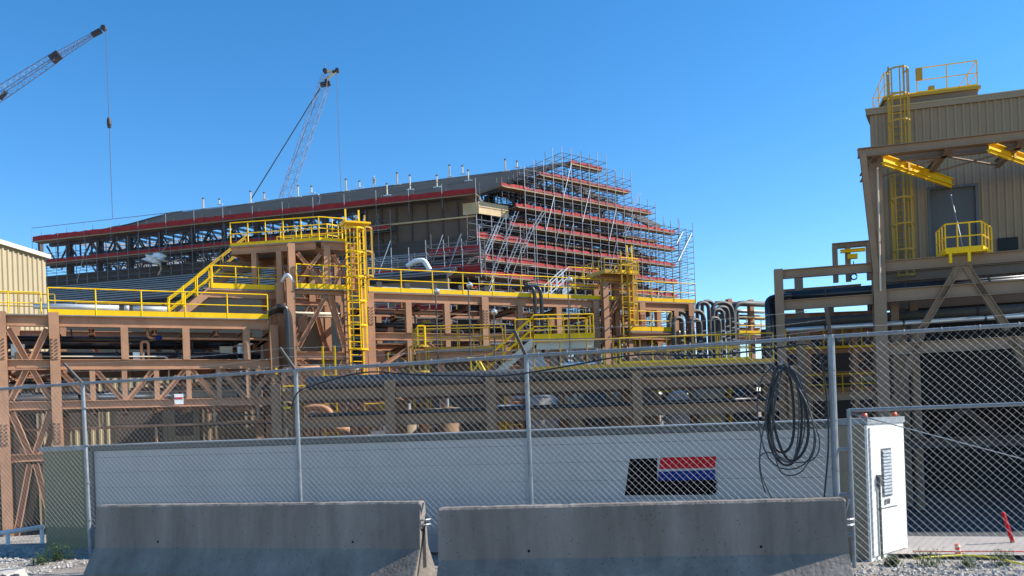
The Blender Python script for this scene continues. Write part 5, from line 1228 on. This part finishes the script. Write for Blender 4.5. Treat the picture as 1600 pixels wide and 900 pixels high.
# white bent duct and white wrapped equipment on the lower roof
o = thing('vent_duct', 'white bent duct on the scaffold before the brown hall wall', 'duct', Lf.P(-8, -10.5, za))
pp = [Lf.px(x, y, -10.6) for x, y in ((636, 416), (648, 408), (663, 407), (668, 416), (677, 431))]
MB().tube(round_path(pp, .5), .22, 8).build('duct_shell', 'white', o, True)
o = thing('wrapped_unit', 'white wrapped machine lifted above the lower roof at the left', 'machine', Lf.px(242, 404, -2))
p = Lf.px(242, 405, -2); bm = bmesh.new(); bmesh.ops.create_icosphere(bm, subdivisions=3, radius=1)
rr = random.Random(4)
for v_ in bm.verts: v_.co = V((v_.co.x * 1.1, v_.co.y * .8, v_.co.z * .55)) * (1 + .25 * math.sin(v_.co.x * 5 + v_.co.z * 7)); v_.co += p
me = bpy.data.meshes.new('wrapping'); bm.to_mesh(me); bm.free(); me.materials.append(M['white']); q = bpy.data.objects.new('wrapping', me); C.objects.link(q); q.parent = o; q.matrix_parent_inverse = inv(o)
MB().tube([Lf.px(250, 398, -2), Lf.px(266, 374, -2)], .08, 5).build('lifting_bar', 'scaffold', o)
MB().tube([Lf.px(248, 408, -2), Lf.px(252, 420, -2), Lf.px(247, 430, -2)], .07, 5).build('drain_leg', 'plank', o)

# ------------------------------------------------------------------ cranes
def lattice(par, a, b, w0, w1, bays, name='boom', m='crane_steel', r=.05):
    a, b = V(a), V(b); d = (b - a).normalized(); s = V((0, 1, 0)); s = (s - d * s.dot(d)).normalized(); u = d.cross(s)
    def crn(f):
        w = w0 + (w1 - w0) * f; p = a.lerp(b, f); return [p + s * w / 2 + u * w / 2, p - s * w / 2 + u * w / 2, p - s * w / 2 - u * w / 2, p + s * w / 2 - u * w / 2]
    A0, A1 = crn(0), crn(1); bo = thing_part(name, par)
    for i in range(4): MB().tube([A0[i], A1[i]], r, 5).build('chord', m, bo)
    g = MB()
    for k in range(bays):
        c0, c1 = crn(k / bays), crn((k + 1) / bays)
        for i in range(4):
            j = (i + 1) % 4; g.tube([c0[i], c1[j]] if k % 2 else [c0[j], c1[i]], r * .42, 3); g.tube([c1[i], c1[j]], r * .4, 3)
    g.build('lacing', m, bo); return bo
def crawler(par, p, dx):
    for k in (-2.2, 2.2): MB().box((p.x - 3.5, p.y + k - .5, p.z), (p.x + 3.5, p.y + k + .5, p.z + 1.2)).build('track', 'dark_steel', par)
    MB().box((p.x - 4, p.y - 1.6, p.z + 1.3), (p.x + 2.5, p.y + 1.6, p.z + 3.6)).build('machine_house', 'red', par)
    MB().box((p.x + 2.6, p.y - 1.5, p.z + 1.4), (p.x + 4, p.y - .2, p.z + 3.8)).build('cab', 'grey_door', par)
c1 = thing('crawler_crane', 'lattice boom crane reaching in at the top left with hook line', 'crane', (-185, 125, GZ))
tip = at(160, 46, 120); far_ = at(0, 146, 120); d = (tip - far_).normalized(); mid_ = at(86, 90, 120); base = tip + d * -((tip.z - 1) / d.z)
c1.location = (base.x, base.y, GZ)
crawler(c1, V((base.x, base.y, GZ)), 1)
lattice(c1, base, at(8, 141, 120), 1.3, 1.3, 46, 'boom', r=.055); lattice(c1, at(2, 145, 120), mid_, 1.3, .95, 9, 'boom', r=.055); lattice(c1, mid_, at(148, 53, 120), .8, .4, 13, 'jib', r=.04)
MB().bar(at(80, 93.5, 120), at(93, 85, 120), .9, 1.0).build('counter_pulley', 'crane_dark', c1); MB().bar(at(144, 55, 120), at(158, 47.5, 120), .5, .6).build('jib_nose', 'crane_dark', c1)
MB().tube([at(162, 44, 120) - V((0, .3, 0)), at(162, 44, 120) + V((0, .3, 0))], .38, 12).build('head_sheave', 'dark_steel', c1)
MB().tube([at(162, 44, 120), at(163.2, 38, 120)], .05, 4).build('antenna', 'dark_steel', c1)
MB().tube([at(0, 155, 120), at(10, 143, 120)], .3, 5).build('pendant', 'dark_steel', c1)
hl = at(165, 44, 120); MB().tube([hl, V((hl.x, hl.y, at(178, 341, 120).z))], .045, 4).build('hoist_rope', 'dark_steel', c1)
hb = V((hl.x, hl.y, at(170, 192, 120).z))
MB().tube([hb + UP * .7, hb + UP * .35, hb, hb - UP * .35, hb - UP * .7], .25, 10).build('hook_ball', 'dark_steel', c1, True)
MB().tube([hb + UP * .45, hb + UP * .15, hb - UP * .15, hb - UP * .4], .3, 10).build('hook_ball', 'crane_dark', c1, True)
c2 = thing('crawler_crane', 'steep lattice boom crane standing behind the dark hall roof', 'crane', (0, 0, 0))
D2 = 135; p1_ = at(447, 305, D2); p2_ = at(504, 140, D2); d = (p2_ - p1_).normalized(); base = p2_ + d * -((p2_.z - 0) / d.z); c2.location = (base.x, base.y, GZ)
crawler(c2, V((base.x, base.y, GZ)), 1); lattice(c2, base, p2_, 1.7, 1.35, 44, 'boom', 'crane_light', r=.05); lattice(c2, p2_, at(509, 118, D2), 1.6, .9, 3, 'boom_head')
MB().bar(at(501, 133, D2), at(516, 130, D2), .8, .55).build('head_block', 'crane_dark', c2)
MB().bar(at(506, 111, D2), at(526, 112, D2), .5, .35).build('jib_strut', 'cream_light', c2); MB().bar(at(507, 126, D2), at(526, 111, D2), .5, .3).build('jib_strut', 'cream_light', c2)
for x, y, r in ((508, 111, .36), (527, 110, .32), (522, 113, .25), (510, 127, .25)): MB().tube([at(x, y, D2) - V((0, .35, 0)), at(x, y, D2) + V((0, .35, 0))], r, 12).build('head_sheave', 'dark_steel', c2)
MB().tube([at(509, 109, D2), at(507, 97, D2)], .05, 4).build('antenna', 'dark_steel', c2)
for k in (0, .8): MB().tube([at(392, 312, D2 + k), at(500, 138, D2 + k)], .09, 4).build('pendant', 'dark_steel', c2)
MB().tube([at(436, 312, D2), at(497, 150, D2)], .035, 4).build('pendant', 'dark_steel', c2)
hl = at(526, 112, D2); MB().tube([hl, V((hl.x, hl.y, 20))], .04, 4).build('hoist_rope', 'dark_steel', c2)

# ------------------------------------------------------------------ workers
def person(p, h, label, shirt, facing=1):
    s = h / 1.75; t = thing('person', label, 'person', p, 'workers on the hall roof')
    J = [(0, 0, .95), (0, 0, 1.2), (0.02, 0, 1.42), (0.03, 0, 1.52), (.05, 0, 1.66), (-.1, .02, .9), (-.14, .1, .5), (-.16, .02, .06), (-.1, -.1, .04), (.1, .0, .9), (.16, -.1, .5), (.2, .05, .06), (.24, -.08, .04),
         (-.19, 0, 1.4), (-.28, -.05, 1.15), (-.22, -.22, .98), (.21, 0, 1.4), (.3, -.08, 1.15), (.2, -.28, 1.05)]
    E_ = [(0, 1), (1, 2), (2, 3), (3, 4), (0, 5), (5, 6), (6, 7), (7, 8), (0, 9), (9, 10), (10, 11), (11, 12), (2, 13), (13, 14), (14, 15), (2, 16), (16, 17), (17, 18)]
    rad = [.15, .15, .13, .06, .10, .1, .07, .05, .04, .1, .07, .05, .04, .07, .05, .04, .07, .05, .04]
    me = bpy.data.meshes.new('body'); me.from_pydata([tuple(p + V(j) * s) for j in J], E_, []); me.materials.append(M[shirt]); o = bpy.data.objects.new('body', me); C.objects.link(o)
    m = o.modifiers.new('skin', 'SKIN'); sk = me.skin_vertices[0] if me.skin_vertices else None
    if not me.skin_vertices:
        bpy.context.view_layer.objects.active = o
    for i, r in enumerate(rad):
        if me.skin_vertices: me.skin_vertices[0].data[i].radius = (r * s, r * s)
    if me.skin_vertices: me.skin_vertices[0].data[0].use_root = True
    o.modifiers.new('sub', 'SUBSURF').levels = 1; o.parent = t; o.matrix_parent_inverse = inv(t)
    c = p + V((.06, 0, 1.72)) * s; MB().tube([c, c + UP * .05 * s, c + UP * .1 * s, c + UP * .14 * s], .15 * s, 10, r2=.05 * s).build('hard_hat', 'white', t, True)
    return t
person(on_plane(585, 293.5, Ac, nrm) + n_ * .05, 1.15 * 1.0, 'worker in tan shirt walking up the dark hall roof', 'tan_cloth')
person(on_plane(498, 322, Ac, nrm) + n_ * .05, 1.1, 'worker in dark clothes near the roof edge', 'jacket')
# distant low hills to close the horizon
g = MB(); n = 60; xs_ = [-1500 + 3000 * i / n for i in range(n + 1)]; rr = random.Random(2)
hs2 = [10 + 8 * math.sin(i * .5) + rr.uniform(0, 4) for i in range(n + 1)]
for i in range(n):
    g.quad((xs_[i], 1500, -5), (xs_[i + 1], 1500, -5), (xs_[i + 1], 1700, hs2[i + 1]), (xs_[i], 1700, hs2[i])); g.quad((xs_[i], 1700, hs2[i]), (xs_[i + 1], 1700, hs2[i + 1]), (xs_[i + 1], 1950, -5), (xs_[i], 1950, -5))
struct(g.build('hills', 'tan_land'), 'low tan hills on the horizon')
